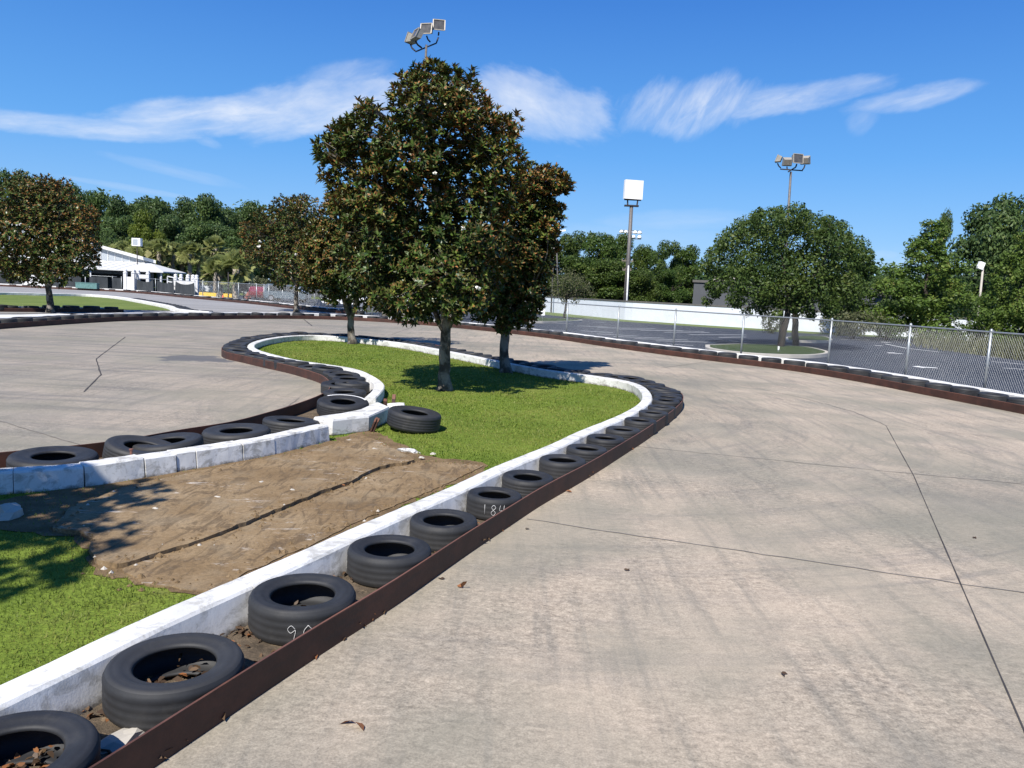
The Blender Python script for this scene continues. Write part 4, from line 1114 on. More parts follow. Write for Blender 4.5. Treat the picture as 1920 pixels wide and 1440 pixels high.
magnolia(b5, [(45, 350, 26), (85, 352, 24), (110, 362, 30), (20, 375, 40), (65, 385, 46), (115, 395, 42), (150, 405, 30), (170, 425, 18), (5, 420, 44), (55, 430, 54), (105, 440, 50), (145, 445, 36), (170, 470, 16), (0, 470, 40), (45, 480, 46), (95, 480, 46), (140, 485, 34), (175, 490, 13), (60, 512, 28), (105, 512, 30), (20, 510, 24), (150, 505, 18), (-35, 440, 40), (-30, 480, 30)],
         'bronze tinged magnolia tree at the left edge, in front of the white roofed building', 4400, .155, .064, .12,
         [([(94, 589, 0), (93, 560, 0), (89, 530, 0), (92, 490, 0), (85, 430, 0), (80, 380, 0)], .14, .05), ([(90, 535, 0), (60, 510, 0), (30, 460, -.2)], .07, .025), ([(92, 540, 0), (110, 505, .2), (130, 450, .2)], .07, .025), ([(92, 520, 0), (68, 513, 0)], .03, .02)], .7, None, 6, radd=.16)
# the neighbour that throws its shade in from the left of the frame
bx, by = -5.6, 1.75
def offmag():
    y0 = by
    R.seed(77)
    t = empty('magnolia_tree', 'magnolia tree out of view on the left, shading the grass and kerb end', 'tree', (bx, by, 0))
    C = np.array([(R.uniform(-1.0, 1.0), R.uniform(-1.0, 1.0), R.uniform(2.0, 4.4)) for _ in range(26)]); Rr = np.array([(q, q, q * .85) for q in [R.uniform(.45, .7) for _ in range(26)]])
    P, u, k = blob_points(C, Rr, 2400)
    V, mi, tn = rosettes(P, unit(u + [[0, 0, .5]]), 8, .14, .06, np.full(len(P), .45))
    put(bpy.data.objects.new('crown', npmesh('crown', V, len(V) // 6, 6, [LT, LU], mi, tn)), t)
    m = MB(); limb(m, (0, 0, 0), (.1, 0, 3.6), .12, .03, .05, 10); m.build('trunk', M['bark'], t)
offmag()

# ---------------- leaf card trees
def cards(P, N, size, asp=.6):
    n = len(P); d = randu(n); d = unit(d - N * (d * N).sum(1, keepdims=True)); s = np.cross(N, d)
    l = size * rng.uniform(.6, 1.35, (n, 1)); w = l * asp * rng.uniform(.7, 1.2, (n, 1))
    V = np.stack([P - d * l * .5, P + s * w * .5, P + d * l * .5, P - s * w * .5], 1)
    return V.reshape(-1, 3)
def crown_mesh(C, Rr, n, size, mat, name='crown', lo=.6, hi=1.1, tilt=.8, asp=.6, up=.35, hollow=.55):
    P, u, k = blob_points(C, Rr, n, lo, hi, hollow)
    N = unit(u + rng.normal(0, tilt, u.shape) + [[0, 0, up]])
    tone = np.clip(rng.normal(.42, .13, len(C))[k] + rng.normal(0, .2, len(P)), 0, 1)
    return npmesh(name, cards(P, N, size, asp), len(P), 4, mat, attr=tone)
def proto_broad(seed, n=20000, size=.31, shape='round'):
    rr = random.Random(seed); C, Rr = [], []
    for i in range(34):
        z = rr.uniform(1.5, 9.3)
        w = {'round': 3.6 * math.sqrt(max(.08, 1 - ((z - 5.6) / 4.3) ** 2)), 'tall': 2.6 * math.sqrt(max(.08, 1 - ((z - 5.6) / 4.4) ** 2))}[shape]
        a = rr.uniform(0, 6.28); q = w * rr.uniform(.35, .8); r = rr.uniform(.75, 1.45)
        C.append((q * math.cos(a), q * math.sin(a), z)); Rr.append((r * 1.1, r * 1.1, r * .85))
    return crown_mesh(np.array(C), np.array(Rr), n, size, None) if False else (np.array(C), np.array(Rr), n, size)
PROTO = {}
def get_proto(kind):
    if kind in PROTO: return PROTO[kind]
    if kind[0] == 'b':
        C, Rr, n, size = proto_broad({'b1': 3, 'b2': 8, 'b3': 14, 'b4': 21}[kind[:2]], shape='tall' if kind[:2] in ('b3',) else 'round')
        mat = {'f': LF, 'g': LG, 'y': LY, 'o': LO_}[kind[2]]
        cm = crown_mesh(C, Rr, n, size, mat, lo=.4)
    elif kind == 'c':      # bald cypress: feathery layers on a cone
        rr = random.Random(5); C, Rr = [], []
        for i in range(170):
            z = .7 + 9 * (rr.random() ** 1.15); w = 3.7 * (1 - (z / 10.1) ** 1.6) + .15
            a = rr.uniform(0, 6.28); q = w * rr.uniform(.2, 1.0); r = rr.uniform(.5, .95) * (1.15 - z / 16)
            C.append((q * math.cos(a), q * math.sin(a), z + .1 * q)); Rr.append((r * 1.05, r * 1.05, r * .85))
        cm = crown_mesh(np.array(C), np.array(Rr), 30000, .24, LC, lo=.2, asp=.5, up=.6)
    m = MB(); limb(m, (0, 0, 0), (0.1, .1, 6.5), .26, .06, .03, 8)
    for i in range(9 if kind != 'c' else 0):
        a = R.uniform(0, 6.28); z = R.uniform(2.2, 5.5); limb(m, (0, 0, z), (2 * math.cos(a), 2 * math.sin(a), z + 2), .09, .02, .1, 5)
    PROTO[kind] = (cm, m.mesh('trunk', M['darkbark']))
    return PROTO[kind]
def bgtree(px, top, depth, wpx, kind, label, grp=None, cat='tree', base_z=LOT, name='tree', squash=1.0):
    cm, tm = get_proto(kind)
    p = D(px, top, depth); H = (p.z - base_z); Wd = wpx / ppm(depth)
    o = bpy.data.objects.new(name, None); put(o); o.empty_display_size = .3
    o.location = (p.x, depth, base_z); o.rotation_euler = (0, 0, R.uniform(0, 6.28)); o.scale = (Wd / 8.0, Wd / 8.0, H / 10.0)
    tag(o, label, cat, grp)
    put(bpy.data.objects.new('crown', cm), o); put(bpy.data.objects.new('trunk', tm), o)
    return o
FG = 'tall trees of the wood behind the white roofed building'
POS = ['leftmost', 'second from left', 'third from left', 'fourth from left', 'fifth from left', 'sixth from left', 'seventh from left', 'eighth from left', 'ninth from left', 'tenth from left', 'eleventh from left', 'twelfth from left', 'thirteenth from left', 'fourteenth from left']
for i, (px, top, dp, w, k) in enumerate(((-35, 332, 150, 130, 'b1f'), (28, 317, 140, 105, 'b2f'), (92, 336, 150, 110, 'b1f'), (138, 350, 138, 80, 'b3f'), (184, 359, 146, 92, 'b2f'), (236, 366, 138, 96, 'b1f'), (288, 359, 142, 90, 'b4f'),
                                        (338, 370, 150, 90, 'b2f'), (392, 363, 142, 100, 'b1f'), (436, 380, 150, 84, 'b4f'), (480, 379, 142, 96, 'b2f'), (540, 386, 150, 110, 'b1f'), (600, 400, 146, 110, 'b4f'))):
    bgtree(px, top, dp, w, k, POS[i] + ' along the skyline of the dark wood on the left', FG)
for i, (px, top, dp, w, k, lab) in enumerate(((165, 415, 118, 110, 'b4f', 'dark green tree of the lower row just right of the left edge magnolia'), (222, 402, 124, 96, 'b1f', 'dark tree of the lower row left of the yellow green one'), (330, 405, 122, 110, 'b2f', 'dark tree of the lower row right of the yellow green one'),
                                             (392, 412, 120, 110, 'b4f', 'dark tree of the lower row above the palm trees'), (450, 420, 122, 110, 'b1f', 'dark tree of the lower row beside the dark magnolia across the track'), (266, 398, 113, 66, 'b3y', 'yellow green tree standing out against the dark wood'), (285, 425, 112, 56, 'b1y', 'lower yellow green tree just above the white box on its post'))):
    bgtree(px, top, dp, w, k, lab)
for i, (px, top, dp, w, k, lab) in enumerate(((640, 440, 120, 130, 'b1f', 'dark tree mostly hidden behind the fork trunked magnolia'), (745, 455, 118, 130, 'b2f', 'dark tree mostly hidden behind the largest magnolia, left side'), (860, 450, 122, 150, 'b4f', 'dark tree mostly hidden behind the trunk of the largest magnolia'),
                                             (960, 450, 118, 130, 'b1g', 'green tree showing low between the two right hand magnolias'))):
    bgtree(px, top, dp, w, k, lab)
RG = 'tree belt behind the long white wall'
for i, (px, top, dp, w, k, lab) in enumerate(((1050, 436, 118, 84, 'b1g', 'leftmost tall tree above the white wall'), (1092, 435, 122, 84, 'b2o', 'second tall tree from the left above the white wall'), (1134, 428, 116, 84, 'b4g', 'tallest tree of the belt, just left of the stadium lights'),
                                             (1168, 440, 124, 70, 'b3o', 'tree right behind the sign pole'), (1212, 452, 120, 58, 'b4g', 'narrow dark topped tree right of the sign pole'), (1080, 478, 106, 100, 'b2g', 'front row tree behind the small grey green tree'), (1148, 482, 105, 120, 'b1g', 'front row tree at the foot of the sign pole'),
                                             (1205, 500, 104, 80, 'b4g', 'front row tree right of the sign pole foot'), (1250, 452, 112, 72, 'b2o', 'left tree of the clump beside the oak'), (1290, 458, 114, 76, 'b1g', 'right tree of the clump beside the oak'), (1262, 505, 106, 76, 'b2g', 'yellowish lower tree in the clump beside the oak'))):
    bgtree(px, top, dp, w, k, lab, RG)
for (px, top, dp, w, k, lab) in ((1752, 410, 58, 228, 'c', 'large feathery conical cypress on the right'), (1774, 400, 74, 44, 'b3o', 'slim dark treetop rising behind the cypress'), (1862, 378, 84, 150, 'b1f', 'tall dark tree behind the street light on the right'), (1930, 362, 88, 170, 'b2f', 'tallest dark tree at the right edge of the photo'),
                                (1925, 432, 46, 170, 'c', 'light green cypress cut off by the right edge'), (1655, 512, 130, 40, 'b1f', 'small distant tree beyond the grey building'), (1590, 455, 62, 130, 'b2o', 'dark tree just behind the right side of the parking lot oak'), (1672, 556, 70, 60, 'b4o', 'low dark tree left of the feathery cypress')):
    bgtree(px, top, dp, w, k, lab)
# live oak in the parking lot
bo = G(1478, 652, LOT)
def oak():
    t = empty('oak_tree', 'broad dark oak on a kerbed island in the parking lot', 'tree', tuple(bo)); y0 = bo.y; s = ppm(y0); C, Rr = [], []
    for (px, py, r) in ((1440, 415, 32), (1480, 410, 36), (1400, 425, 30), (1530, 425, 36), (1565, 435, 30), (1370, 450, 32), (1430, 455, 44), (1490, 455, 46), (1550, 465, 42), (1600, 460, 28), (1345, 480, 26), (1395, 495, 44), (1455, 500, 46), (1515, 505, 46), (1575, 505, 42), (1615, 490, 22), (1335, 510, 20),
                        (1355, 530, 30), (1410, 540, 40), (1470, 545, 44), (1530, 545, 42), (1585, 545, 36), (1615, 540, 20), (1380, 565, 20), (1430, 572, 24), (1500, 575, 26), (1560, 572, 26), (1340, 550, 14), (1600, 570, 16), (1628, 478, 13), (1322, 500, 13), (1352, 462, 14), (1420, 402, 14), (1460, 398, 13), (1512, 404, 14), (1548, 414, 13), (1590, 445, 14), (1330, 535, 12), (1326, 565, 11), (1455, 590, 14), (1400, 585, 12), (1520, 588, 14)):
        xo = abs(px - 1475) / s; room = max(.3, math.sqrt(max(.1, 4.2 ** 2 - xo ** 2)) - r / s * .6) * .85
        for sg in (-1, 1):
            C.append(Vector(D(px, py, y0 + sg * room * R.uniform(.1, 1))) - bo); q = r / s * R.uniform(.74, .98); Rr.append((q, q, q * .72))
            for _e in range(2):
                v_ = Vector(randu(1)[0]) * (r / s) * .62; C.append(C[-1 - _e] + v_); q2_ = r / s * R.uniform(.36, .55); Rr.append((q2_, q2_, q2_ * .7))
    put(bpy.data.objects.new('crown', crown_mesh(np.array(C), np.array(Rr), 52000, .16, LO_, lo=.5, hi=1.22, asp=.5)), t)
    lim = MB()
    for (x, y) in ((1462, 655), (1492, 650)):
        b = Vector(G(x, y, LOT)) - bo; b.z = 0; e = Vector((b.x * .75, b.y, 2.2)); m = MB(); limb(m, b, e, .20, .14, .03, 9); m.build('trunk', M['darkbark'], t)
        for _ in range(9):
            c = C[R.randrange(len(C))]; limb(lim, e, c, .08, .015, .15, 5)
    lim.build('limb', M['darkbark'], t)
oak()
def shrub(name, label, px, py, wpx, hpx, depth, mat, n=1400, size=.14, cat='shrub', z=LOT):
    """px,py: foot of the shrub"""
    p = D(px, py, depth); w = wpx / ppm(depth) / 2; h = hpx / ppm(depth); C, Rr = [], []
    for i in range(12):
        a = R.uniform(0, 6.28); q = R.uniform(0, .62) * w; zz = R.uniform(.25, .72) * h
        C.append((q * math.cos(a), q * math.sin(a), zz)); r = R.uniform(.3, .45); Rr.append((r * w, r * w, r * h * .9))
    o = put(bpy.data.objects.new(name, None)); o.location = (p.x, depth, z); tag(o, label, cat)
    put(bpy.data.objects.new('foliage', crown_mesh(np.array(C), np.array(Rr), n, size, mat, 'foliage')), o)
    m = MB()
    for i in range(6): limb(m, (R.uniform(-.1, .1), R.uniform(-.1, .1), 0), Vector(C[i]), .03, .01, .1, 5)
    m.build('stem', M['darkbark'], o)
shrub('bush', 'round clipped bush in front of the white wall, left of the oak trunk', 1447, 625, 52, 42, 60, LB, 1800, .12)
shrub('shrub', 'wide olive shrub in front of the white wall, right of the oak', 1598, 634, 120, 56, 56, LB, 2600, .2)
shrub('shrub', 'dark low shrub between the olive shrub and the cypress', 1660, 640, 90, 44, 57, LO_, 1800, .18)
shrub('shrub', 'grey green shrub behind the silver van', 488, 538, 60, 40, 96, LB, 1500, .25)
shrub('shrub', 'dark shrub behind the two nearer palms', 430, 535, 70, 34, 100, LF, 1500, .25)
shrub('shrub', 'low dark hedge under the far palm row', 335, 528, 110, 36, 112, LF, 2000, .3)
shrub('shrub', 'dark bush behind the vinyl gate panels', 395, 525, 60, 40, 108, LF, 1500, .3)
# grey green small tree on a lot island
def smalltree():
    b = G(1058, 596.5, LOT); y0 = b.y; s = ppm(y0)
    t = empty('small_tree', 'small airy grey green tree in front of the white wall', 'tree', tuple(b)); C, Rr = [], []
    for (px, py, r) in ((1065, 520, 22), (1045, 530, 18), (1085, 528, 20), (1100, 540, 14), (1040, 548, 16), (1065, 545, 24), (1090, 550, 16), (1055, 562, 10), (1078, 564, 10), (1112, 552, 8)):
        for sg in (-1, 1): C.append(Vector(D(px, py, y0 + sg * R.uniform(.1, 1.2))) - b); Rr.append((r / s, r / s, r / s * .8))
    put(bpy.data.objects.new('crown', crown_mesh(np.array(C), np.array(Rr), 2600, .17, LB, lo=.3)), t)
    m = MB(); limb(m, (0, 0, 0), (0.1, 0, 2.4), .13, .08, .04, 7)
    for c in C[::2]: limb(m, (0.05, 0, 1.8), c, .05, .012, .12, 4)
    m.build('trunk', M['darkbark'], t)
smalltree()
# reeds along the wall at the right
n = 2400; xs_ = 1690 + 280 * np.sqrt(rng.uniform(0, 1, n)); q = []
for x in xs_:
    yb = 640 + (x - 1690) * .125 + rng.uniform(-2, 8); q.append(tuple(G(x, yb, LOT)))
q = np.array(q); a = rng.uniform(0, 6.28, n); hh = rng.uniform(.4, 1.25, n); w = .035
V = np.zeros((n, 3, 3)); V[:, 0] = q - np.c_[np.cos(a) * w, np.sin(a) * w, np.zeros(n)]; V[:, 1] = q + np.c_[np.cos(a) * w, np.sin(a) * w, np.zeros(n)]; V[:, 2] = q + np.c_[rng.normal(0, .3, n), rng.normal(0, .3, n), hh]
tag(put(bpy.data.objects.new('tall_grass', npmesh('tall_grass', V.reshape(-1, 3), n, 3, LB, attr=rng.uniform(.2, 1, n)))), 'tall dry grass in front of the wall on the right', 'tall grass', kind='stuff')
# the wood itself, far behind
n = 42000; C = np.array([(R.uniform(-165, -20), R.uniform(160, 185), R.uniform(1, 15)) for _ in range(190)]); Rr = np.array([(q, q, q * .8) for q in [R.uniform(3.5, 5.5) for _ in range(190)]])
tag(put(bpy.data.objects.new('woodland', crown_mesh(C, Rr, n, 1.1, LF, 'woodland'))), 'solid dark wood far behind the skyline trees', 'wood', kind='stuff')
n = 30000; C = np.array([(R.uniform(-20, 115), R.uniform(140, 165), R.uniform(1, 8)) for _ in range(140)]); Rr = np.array([(q, q, q * .8) for q in [R.uniform(3, 4.5) for _ in range(140)]])
tag(put(bpy.data.objects.new('woodland', crown_mesh(C, Rr, n, 1.0, LF, 'woodland'))), 'low dark wood far behind the white wall', 'wood', kind='stuff')

# ---------------- palms
def palm_meshes(seed, H, R0, nf=64, trunk_r=.2):
    rr = random.Random(seed); Vs, tn = [], []
    for i in range(nf):
        az = rr.uniform(0, 6.28); el = rad(rr.uniform(-38, 88))
        d = Vector((math.cos(az) * math.cos(el), math.sin(az) * math.cos(el), math.sin(el))); side = Vector((-math.sin(az), math.cos(az), 0)); side = (Matrix.Rotation(rr.uniform(-1.2, 1.2), 3, d) @ side); upv = side.cross(d) * -1
        p0 = Vector((0, 0, H)); p1 = p0 + d * R0 * .55; tone = .25 + .5 * rr.random() if el > 0 else .6 + .4 * rr.random()
        Vs += [p0 + side * .015, p0 - side * .015, p1 - side * .012]; tn.append(tone)
        for k in range(15):
            a = rad(-80 + 160 * k / 14); dd = (d * math.cos(a) + side * math.sin(a)); ln_ = R0 * .55 * (1 - .25 * abs(a) / 1.4) * rr.uniform(.85, 1.1)
            tip = p1 + dd * ln_ + Vector((0, 0, -.13 * ln_ * rr.uniform(.4, 1.5))); sd = (side * math.cos(a) - d * math.sin(a)) * .075 * R0
            m_ = p1 + dd * ln_ * .55
            Vs += [p1, m_ + sd, tip]; Vs += [p1, tip, m_ - sd]; tn += [tone + rr.uniform(-.1, .1)] * 2
    cm = npmesh('crown', np.array([tuple(v) for v in Vs]), len(tn), 3, LP, attr=np.clip(tn, 0, 1))
    m = MB(); m.tube([(0, 0, H * i / 10) for i in range(11)], [trunk_r * (1.25 if i == 0 else 1 + .12 * (i > 7)) for i in range(11)], 10, wob=.07)
    for i in range(int(H * 26)):
        z = .15 + (H - .25) * i / int(H * 26); a = i * 2.4; c = Vector((math.cos(a) * trunk_r, math.sin(a) * trunk_r, z)); e = c + Vector((math.cos(a + .5) * .09, math.sin(a + .5) * .09, .2)); m.bar(c, e, .085, .03)
    return cm, m.mesh('trunk', M['palmbark'])
def palm(px, top, depth, crown_px, label, grp, seed, tr=.2):
    p = D(px, top, depth); Rc = crown_px / ppm(depth); H = p.z - LOT - Rc * .8
    cm, tm = palm_meshes(seed, H, Rc, trunk_r=tr)
    o = empty('palm_tree', label, 'palm', (p.x, depth, LOT), R.uniform(0, 6), grp); put(bpy.data.objects.new('crown', cm), o); put(bpy.data.objects.new('trunk', tm), o)
for i, (px, top, dp) in enumerate(((206, 460, 104), (232, 456, 108), (252, 466, 102), (276, 455, 106), (298, 452, 102), (324, 458, 104), (341, 462, 108), (356, 456, 102), (372, 462, 108), (404, 446, 100))):
    palm(px, top, dp, 25, ordw(i + 1) + ' palm from the left in the far row behind the white roof', 'palms in the far row behind the white roof', 40 + i, .22)
palm(412, 483, 76, 34, 'nearer palm with rough trunk beside the orange cone', 'pair of nearer palms by the fence', 60, .27)
palm(443, 474, 75, 38, 'nearer palm with rough trunk beside the red hydrant', 'pair of nearer palms by the fence', 61, .27)
palm(733, 430, 56, 44, 'thick palm trunk behind the fence, left of the concrete lamp base', 'palms behind the lawn magnolias', 62, .42)
palm(861, 430, 55, 44, 'thick palm trunk behind the fence, right of the largest magnolia trunk', 'palms behind the lawn magnolias', 63, .42)
M_VAN = m_paint("grey_blue_paint", (.085, .115, .14)); M_WHITE = m_paint("white_paint_car", (.75, .75, .75)); M_RED = m_paint("dark_red_paint", (.16, .012, .022)); M_SILVER = m_paint("silver_paint", (.55, .57, .6)); M_DARK = m_paint("charcoal_paint", (.05, .05, .055))
# ================================================================== wall, buildings
wl = empty('masonry_wall', 'long low white masonry wall with dark coping across the back of the parking lot', 'wall')
m = MB(); sweep(WALL, [(0, LOT - .02), (0, LOT + 1.78), (.25, LOT + 1.78), (.25, LOT - .02)], mb=m); m.build('wall_face', M['whitewall'], wl)
m = MB(); sweep(WALL, [(-.05, LOT + 1.782), (-.05, LOT + 1.93), (.30, LOT + 1.93), (.30, LOT + 1.782)], mb=m); m.build('coping', M['cap'], wl)
# grey building behind the wall
gb = empty('grey_building', 'flat roofed charcoal building behind the wall, half hidden by the oak', 'building')
a, b = D(1296, 600, 112), D(1668, 620, 104); a.z = b.z = LOT
u = (b - a).normalized(); v = Vector((-u.y, u.x, 0)); top_z = D(1330, 530, 110).z
def hbox(mb, a, b, depth, z0, z1, off=0):
    P = [a + v * off, b + v * off, b + v * (off + depth), a + v * (off + depth)]
    mb.prism([(p.x, p.y) for p in P], z0, z1)
m = MB(); hbox(m, a, b, 14, LOT, top_z); m.build('wall', M['greybld'], gb)
m = MB(); hbox(m, a - u * .2, b + u * .2, 14.4, top_z + .003, top_z + .35, -.2); m.build('parapet', M['cap'], gb)
m = MB(); q = a + u * 2.4; hbox(m, q, q + u * 3.2, 3, top_z + .355, top_z + 1.0, 1.5); m.build('roof_unit', M['concrete'], gb)
q = D(1655, 549, 104); m = MB(); m.box((q.x, q.y - .1, q.z), (2.0, .12, .9)); m.build('window', M['lens'], gb)
# white roofed building
wb = empty('white_building', 'low building with white metal roof and awning at the left', 'building')
yb = 98.0
rg, ev = D(40, 424, yb), D(288, 492, yb)
lx = rg.x - (ev.x - rg.x); L_ = 26; sh = ev.x / yb * L_ - 1.2
m = MB(); m.add([(lx, yb, LOT), (ev.x, yb, LOT), (ev.x, yb, ev.z), (rg.x, yb, rg.z), (lx, yb, ev.z), (ev.x + sh, yb + L_, LOT), (ev.x + sh, yb + L_, ev.z), (lx + sh, yb + L_, LOT), (lx + sh, yb + L_, ev.z), (rg.x + sh, yb + L_, rg.z)],
          [(0, 1, 2, 3, 4), (1, 5, 6, 2), (0, 4, 8, 7), (5, 7, 8, 9, 6)]); m.build('wall', M['siding'], wb)
m = MB()
for (x1, z1) in ((ev.x + .5, ev.z - .15), (lx - .5, ev.z - .15)):
    for (dz0, dz1) in ((.02, .42),):
        P = [(rg.x, yb - .5, rg.z + dz0), (x1, yb - .5, z1 + dz0), (x1 + sh, yb + L_, z1 + dz0), (rg.x + sh, yb + L_, rg.z + dz0), (rg.x, yb - .5, rg.z + dz1), (x1, yb - .5, z1 + dz1), (x1 + sh, yb + L_, z1 + dz1), (rg.x + sh, yb + L_, rg.z + dz1)]
        m.add(P, [(0, 1, 5, 4), (1, 2, 6, 5), (2, 3, 7, 6), (3, 0, 4, 7), (4, 5, 6, 7), (3, 2, 1, 0)])
m.build('roof', M['roof'], wb)
m = MB()   # siding ribs
k = lx + .5
while k < ev.x:
    zt = rg.z - (rg.z - ev.z) * abs(k - rg.x) / (ev.x - rg.x) - .1
    m.box((k, yb - .03, (zt + 2.2) / 2), (.08, .05, max(.1, zt - 2.2))); k += .9
m.build('siding_rib', M['vinyl'], wb)
aw_t = D(288, 491, yb).z; e1, e0 = D(306, 511.5, 91.5), D(-120, 480, 91.5)
m = MB(); x0 = lx; zt, ze = aw_t - .25, e1.z
P = [(x0, yb - .05, zt), (ev.x - .4, yb - .05, zt), (e1.x, 91.5, ze), (x0, 91.5, ze), (x0, yb - .05, zt + .12), (ev.x - .4, yb - .05, zt + .12), (e1.x, 91.5, ze + .14), (x0, 91.5, ze + .14), (e1.x, yb - .05, ze), (e1.x, yb - .05, ze + .14)]
m.add(P, [(4, 7, 6, 5), (0, 1, 2, 3), (3, 2, 6, 7), (1, 5, 9, 8), (5, 6, 9), (2, 8, 9, 6)]); 
k = x0
while k < ev.x - .5: m.bar((k, yb - .06, zt + .15), (k, 91.5, ze + .17), .03, .03); k += 1.1
m.build('awning', M['roof'], wb)
m = MB(); k = e1.x - .4
while k > x0: m.box((k, 91.9, (ze + LOT) / 2), (.14, .14, ze - LOT)); k -= 4.2
m.build('awning_post', M['vinyl'], wb)
m = MB(); m.box(((lx + ev.x) / 2, yb - .12, (LOT + ze) / 2 - .2), (ev.x - lx - 1, .1, ze - LOT - .5)); m.build('shop_front', M['darkwall'], wb)
# white box on its post above the palms
p0 = D(257, 454, 96); bx_ = empty('box_sign', 'white box with grey front on a post above the palms', 'sign', (p0.x, 96, LOT))
m = MB(); m.box((0, 0, p0.z - LOT), (1.05, .6, .95)); m.build('box', M['white'], bx_); m = MB(); m.box((-.08, -.31, p0.z - LOT), (.6, .03, .7)); m.build('front_grille', M['siding'], bx_)
m = MB(); m.tube([(0, 0, 0), (0, 0, p0.z - LOT - .47)], .06, 8); m.build('post', M['black'], bx_)
# vinyl gate panels
def vinyl(px0, px1, pxs, top, low, label, y_off=-.35, shift=0.0):
    P = offset(B2, 1.1 + shift); o = empty('vinyl_fence', label, 'fence'); q = [at_px(P, .8, x) for x in pxs]; c = MB()
    for p in q:
        m = MB(); m.box((p[0], p[1], top / 2), (.28, .28, top)); c.lathe([(.2, top), (.2, top + .06), (.12, top + .09), (.17, top + .2), (.14, top + .3), (.001, top + .36)], 10, (p[0], p[1], 0)); po = m.build('post', M['vinyl'], o); c.build('ball_cap', M['vinyl'], po); c = MB()
    m = MB()
    for p, r in zip(q[:-1], q[1:]):
        a, b = Vector((*p, 0)), Vector((*r, 0)); d = (b - a); mid_ = (a + b) / 2; m.box((mid_.x, mid_.y, low + (top - low) * .40), (max(.05, d.length - .29), .08, (top - low) * .8), math.atan2(d.y, d.x))
    m.build('panel', M['vinyl'], o)
vinyl(236, 252, (237, 251), 1.85, .02, 'white vinyl gate panel with ball capped posts beside the screened fence', shift=-.05)
vinyl(249, 280, (249.5, 260, 279), 1.85, 1.35, 'white vinyl rail section with ball caps behind the black fabric', shift=.5)
vinyl(330, 370, (331, 340, 351, 361, 369.5), 1.62, .4, 'white vinyl fence with ball caps at the right end of the black fabric', shift=.6)
# ramp rails left of that fence
m = MB()
for zz in (1.0, 1.5): m.bar((*at_px(offset(B2, 6), 1, 308), zz + .2), (*at_px(offset(B2, 6), 1, 338), zz), .1)
for x in (307, 316, 326, 337): 
    q = at_px(offset(B2, 6), 1, x); m.bar((*q, LOT), (*q, 1.6), .1)
tag(m.build('handrail', M['vinyl']), 'white ramp handrail under the far palms', 'handrail')
q = at_px(offset(B2, 1.6), .6, 178); m = MB(); m.box((q[0], q[1] - 1.6, .45), (2.0, .5, .5)); m.box((q[0], q[1] - 1.6, .72), (2.05, .55, .05))
tag(m.build('bench_box', M['green']), 'pale teal box in front of the screened fence', 'box')

# ================================================================== poles and lights
def flood(mb_h, mb_l, c, yaw, pit, s, roll=0):
    Mx = Matrix.Rotation(yaw, 3, 'Z') @ Matrix.Rotation(pit, 3, 'X')
    def T(p): return Mx @ Vector(p) * s + Vector(c)
    fr = [(-.5, -.3, -.45), (.5, -.3, -.45), (.5, -.3, .45), (-.5, -.3, .45)]; bk = [(-.42, .25, -.2), (.42, .25, -.2), (.42, .25, .42), (-.42, .25, .42)]
    mb_h.add([T(p) for p in fr + bk], [(4, 5, 6, 7)[::-1], (0, 1, 5, 4), (1, 2, 6, 5), (2, 3, 7, 6), (3, 0, 4, 7)])
    for a, b in ((0, 1), (1, 2), (2, 3), (3, 0)): mb_h.bar(T(fr[a]), T(fr[b]), .07 * s)
    mb_l.add([T(p) for p in ((-.47, -.28, -.42), (.47, -.28, -.42), (.47, -.28, .42), (-.47, -.28, .42))], [(0, 1, 2, 3)])
    return T((0, .0, -.48))
def lightpole(label, base, topz, r, arms, heads, grp=None, lean=(0, 0), base_block=None):
    o = empty('light_pole', label, 'light pole', (base.x, base.y, base.z)); H = topz - base.z
    m = MB(); m.tube([(lean[0] * t, lean[1] * t, H * t) for t in (0, .33, .66, 1)], [r, r * .85, r * .7, r * .55], 8); m.build('pole', M['polemetal'], o)
    if base_block:
        m = MB(); m.box((0, 0, base_block[1] / 2), (base_block[0], base_block[0], base_block[1])); m.build('pedestal', M['concrete'], o)
    am = MB()
    for (c, yaw, pit, s, foot) in heads:
        h, l = MB(), MB(); c = Vector(c) + Vector((lean[0], lean[1], H)); f = flood(h, l, c, yaw, pit, s)
        ho = h.build('floodlight', M['lamp'], o); l.build('lens', M['lens'], ho)
        ft = Vector(foot) + Vector((lean[0], lean[1], H)); am.tube([f, f.lerp(ft, .35) + Vector((0, 0, -.12 * s)), ft], .06 * s + .01, 6)
    for a, b in arms: am.tube([Vector(a) + Vector((lean[0], lean[1], H)), Vector(b) + Vector((lean[0], lean[1], H))], .05, 6)
    am.build('arm', M['black'], o)
    return o
def pxo(px, py, y, ref): return tuple(Vector(D(px, py, y)) - ref)
yL = 55.0
t1 = Vector(D(799.5, 84, yL)); bL = Vector(D(773, 597, yL)); bL.z = LOT
s_ = .86
lightpole('light pole with four floodlights rising behind the top of the largest magnolia', bL, t1.z, .14, [(pxo(779, 97, yL, t1), pxo(818, 81, yL + .6, t1)), (pxo(818, 81, yL + .6, t1), pxo(822, 70, yL + .6, t1))],
          [(pxo(823, 50, yL + .6, t1), rad(8), rad(-12), .80, pxo(822, 66, yL + .6, t1)), (pxo(801, 57, yL + .2, t1), rad(-14), rad(-12), .80, pxo(807, 79, yL + .2, t1)), (pxo(783, 67, yL - .3, t1), rad(-58), rad(-25), .80, pxo(791, 90, yL - .2, t1)), (pxo(773, 74, yL + .5, t1), rad(-125), rad(-25), .74, pxo(778, 95, yL, t1))],
          lean=((t1.x - bL.x), 0), base_block=(1.3, 1.15))
yR = 62.0
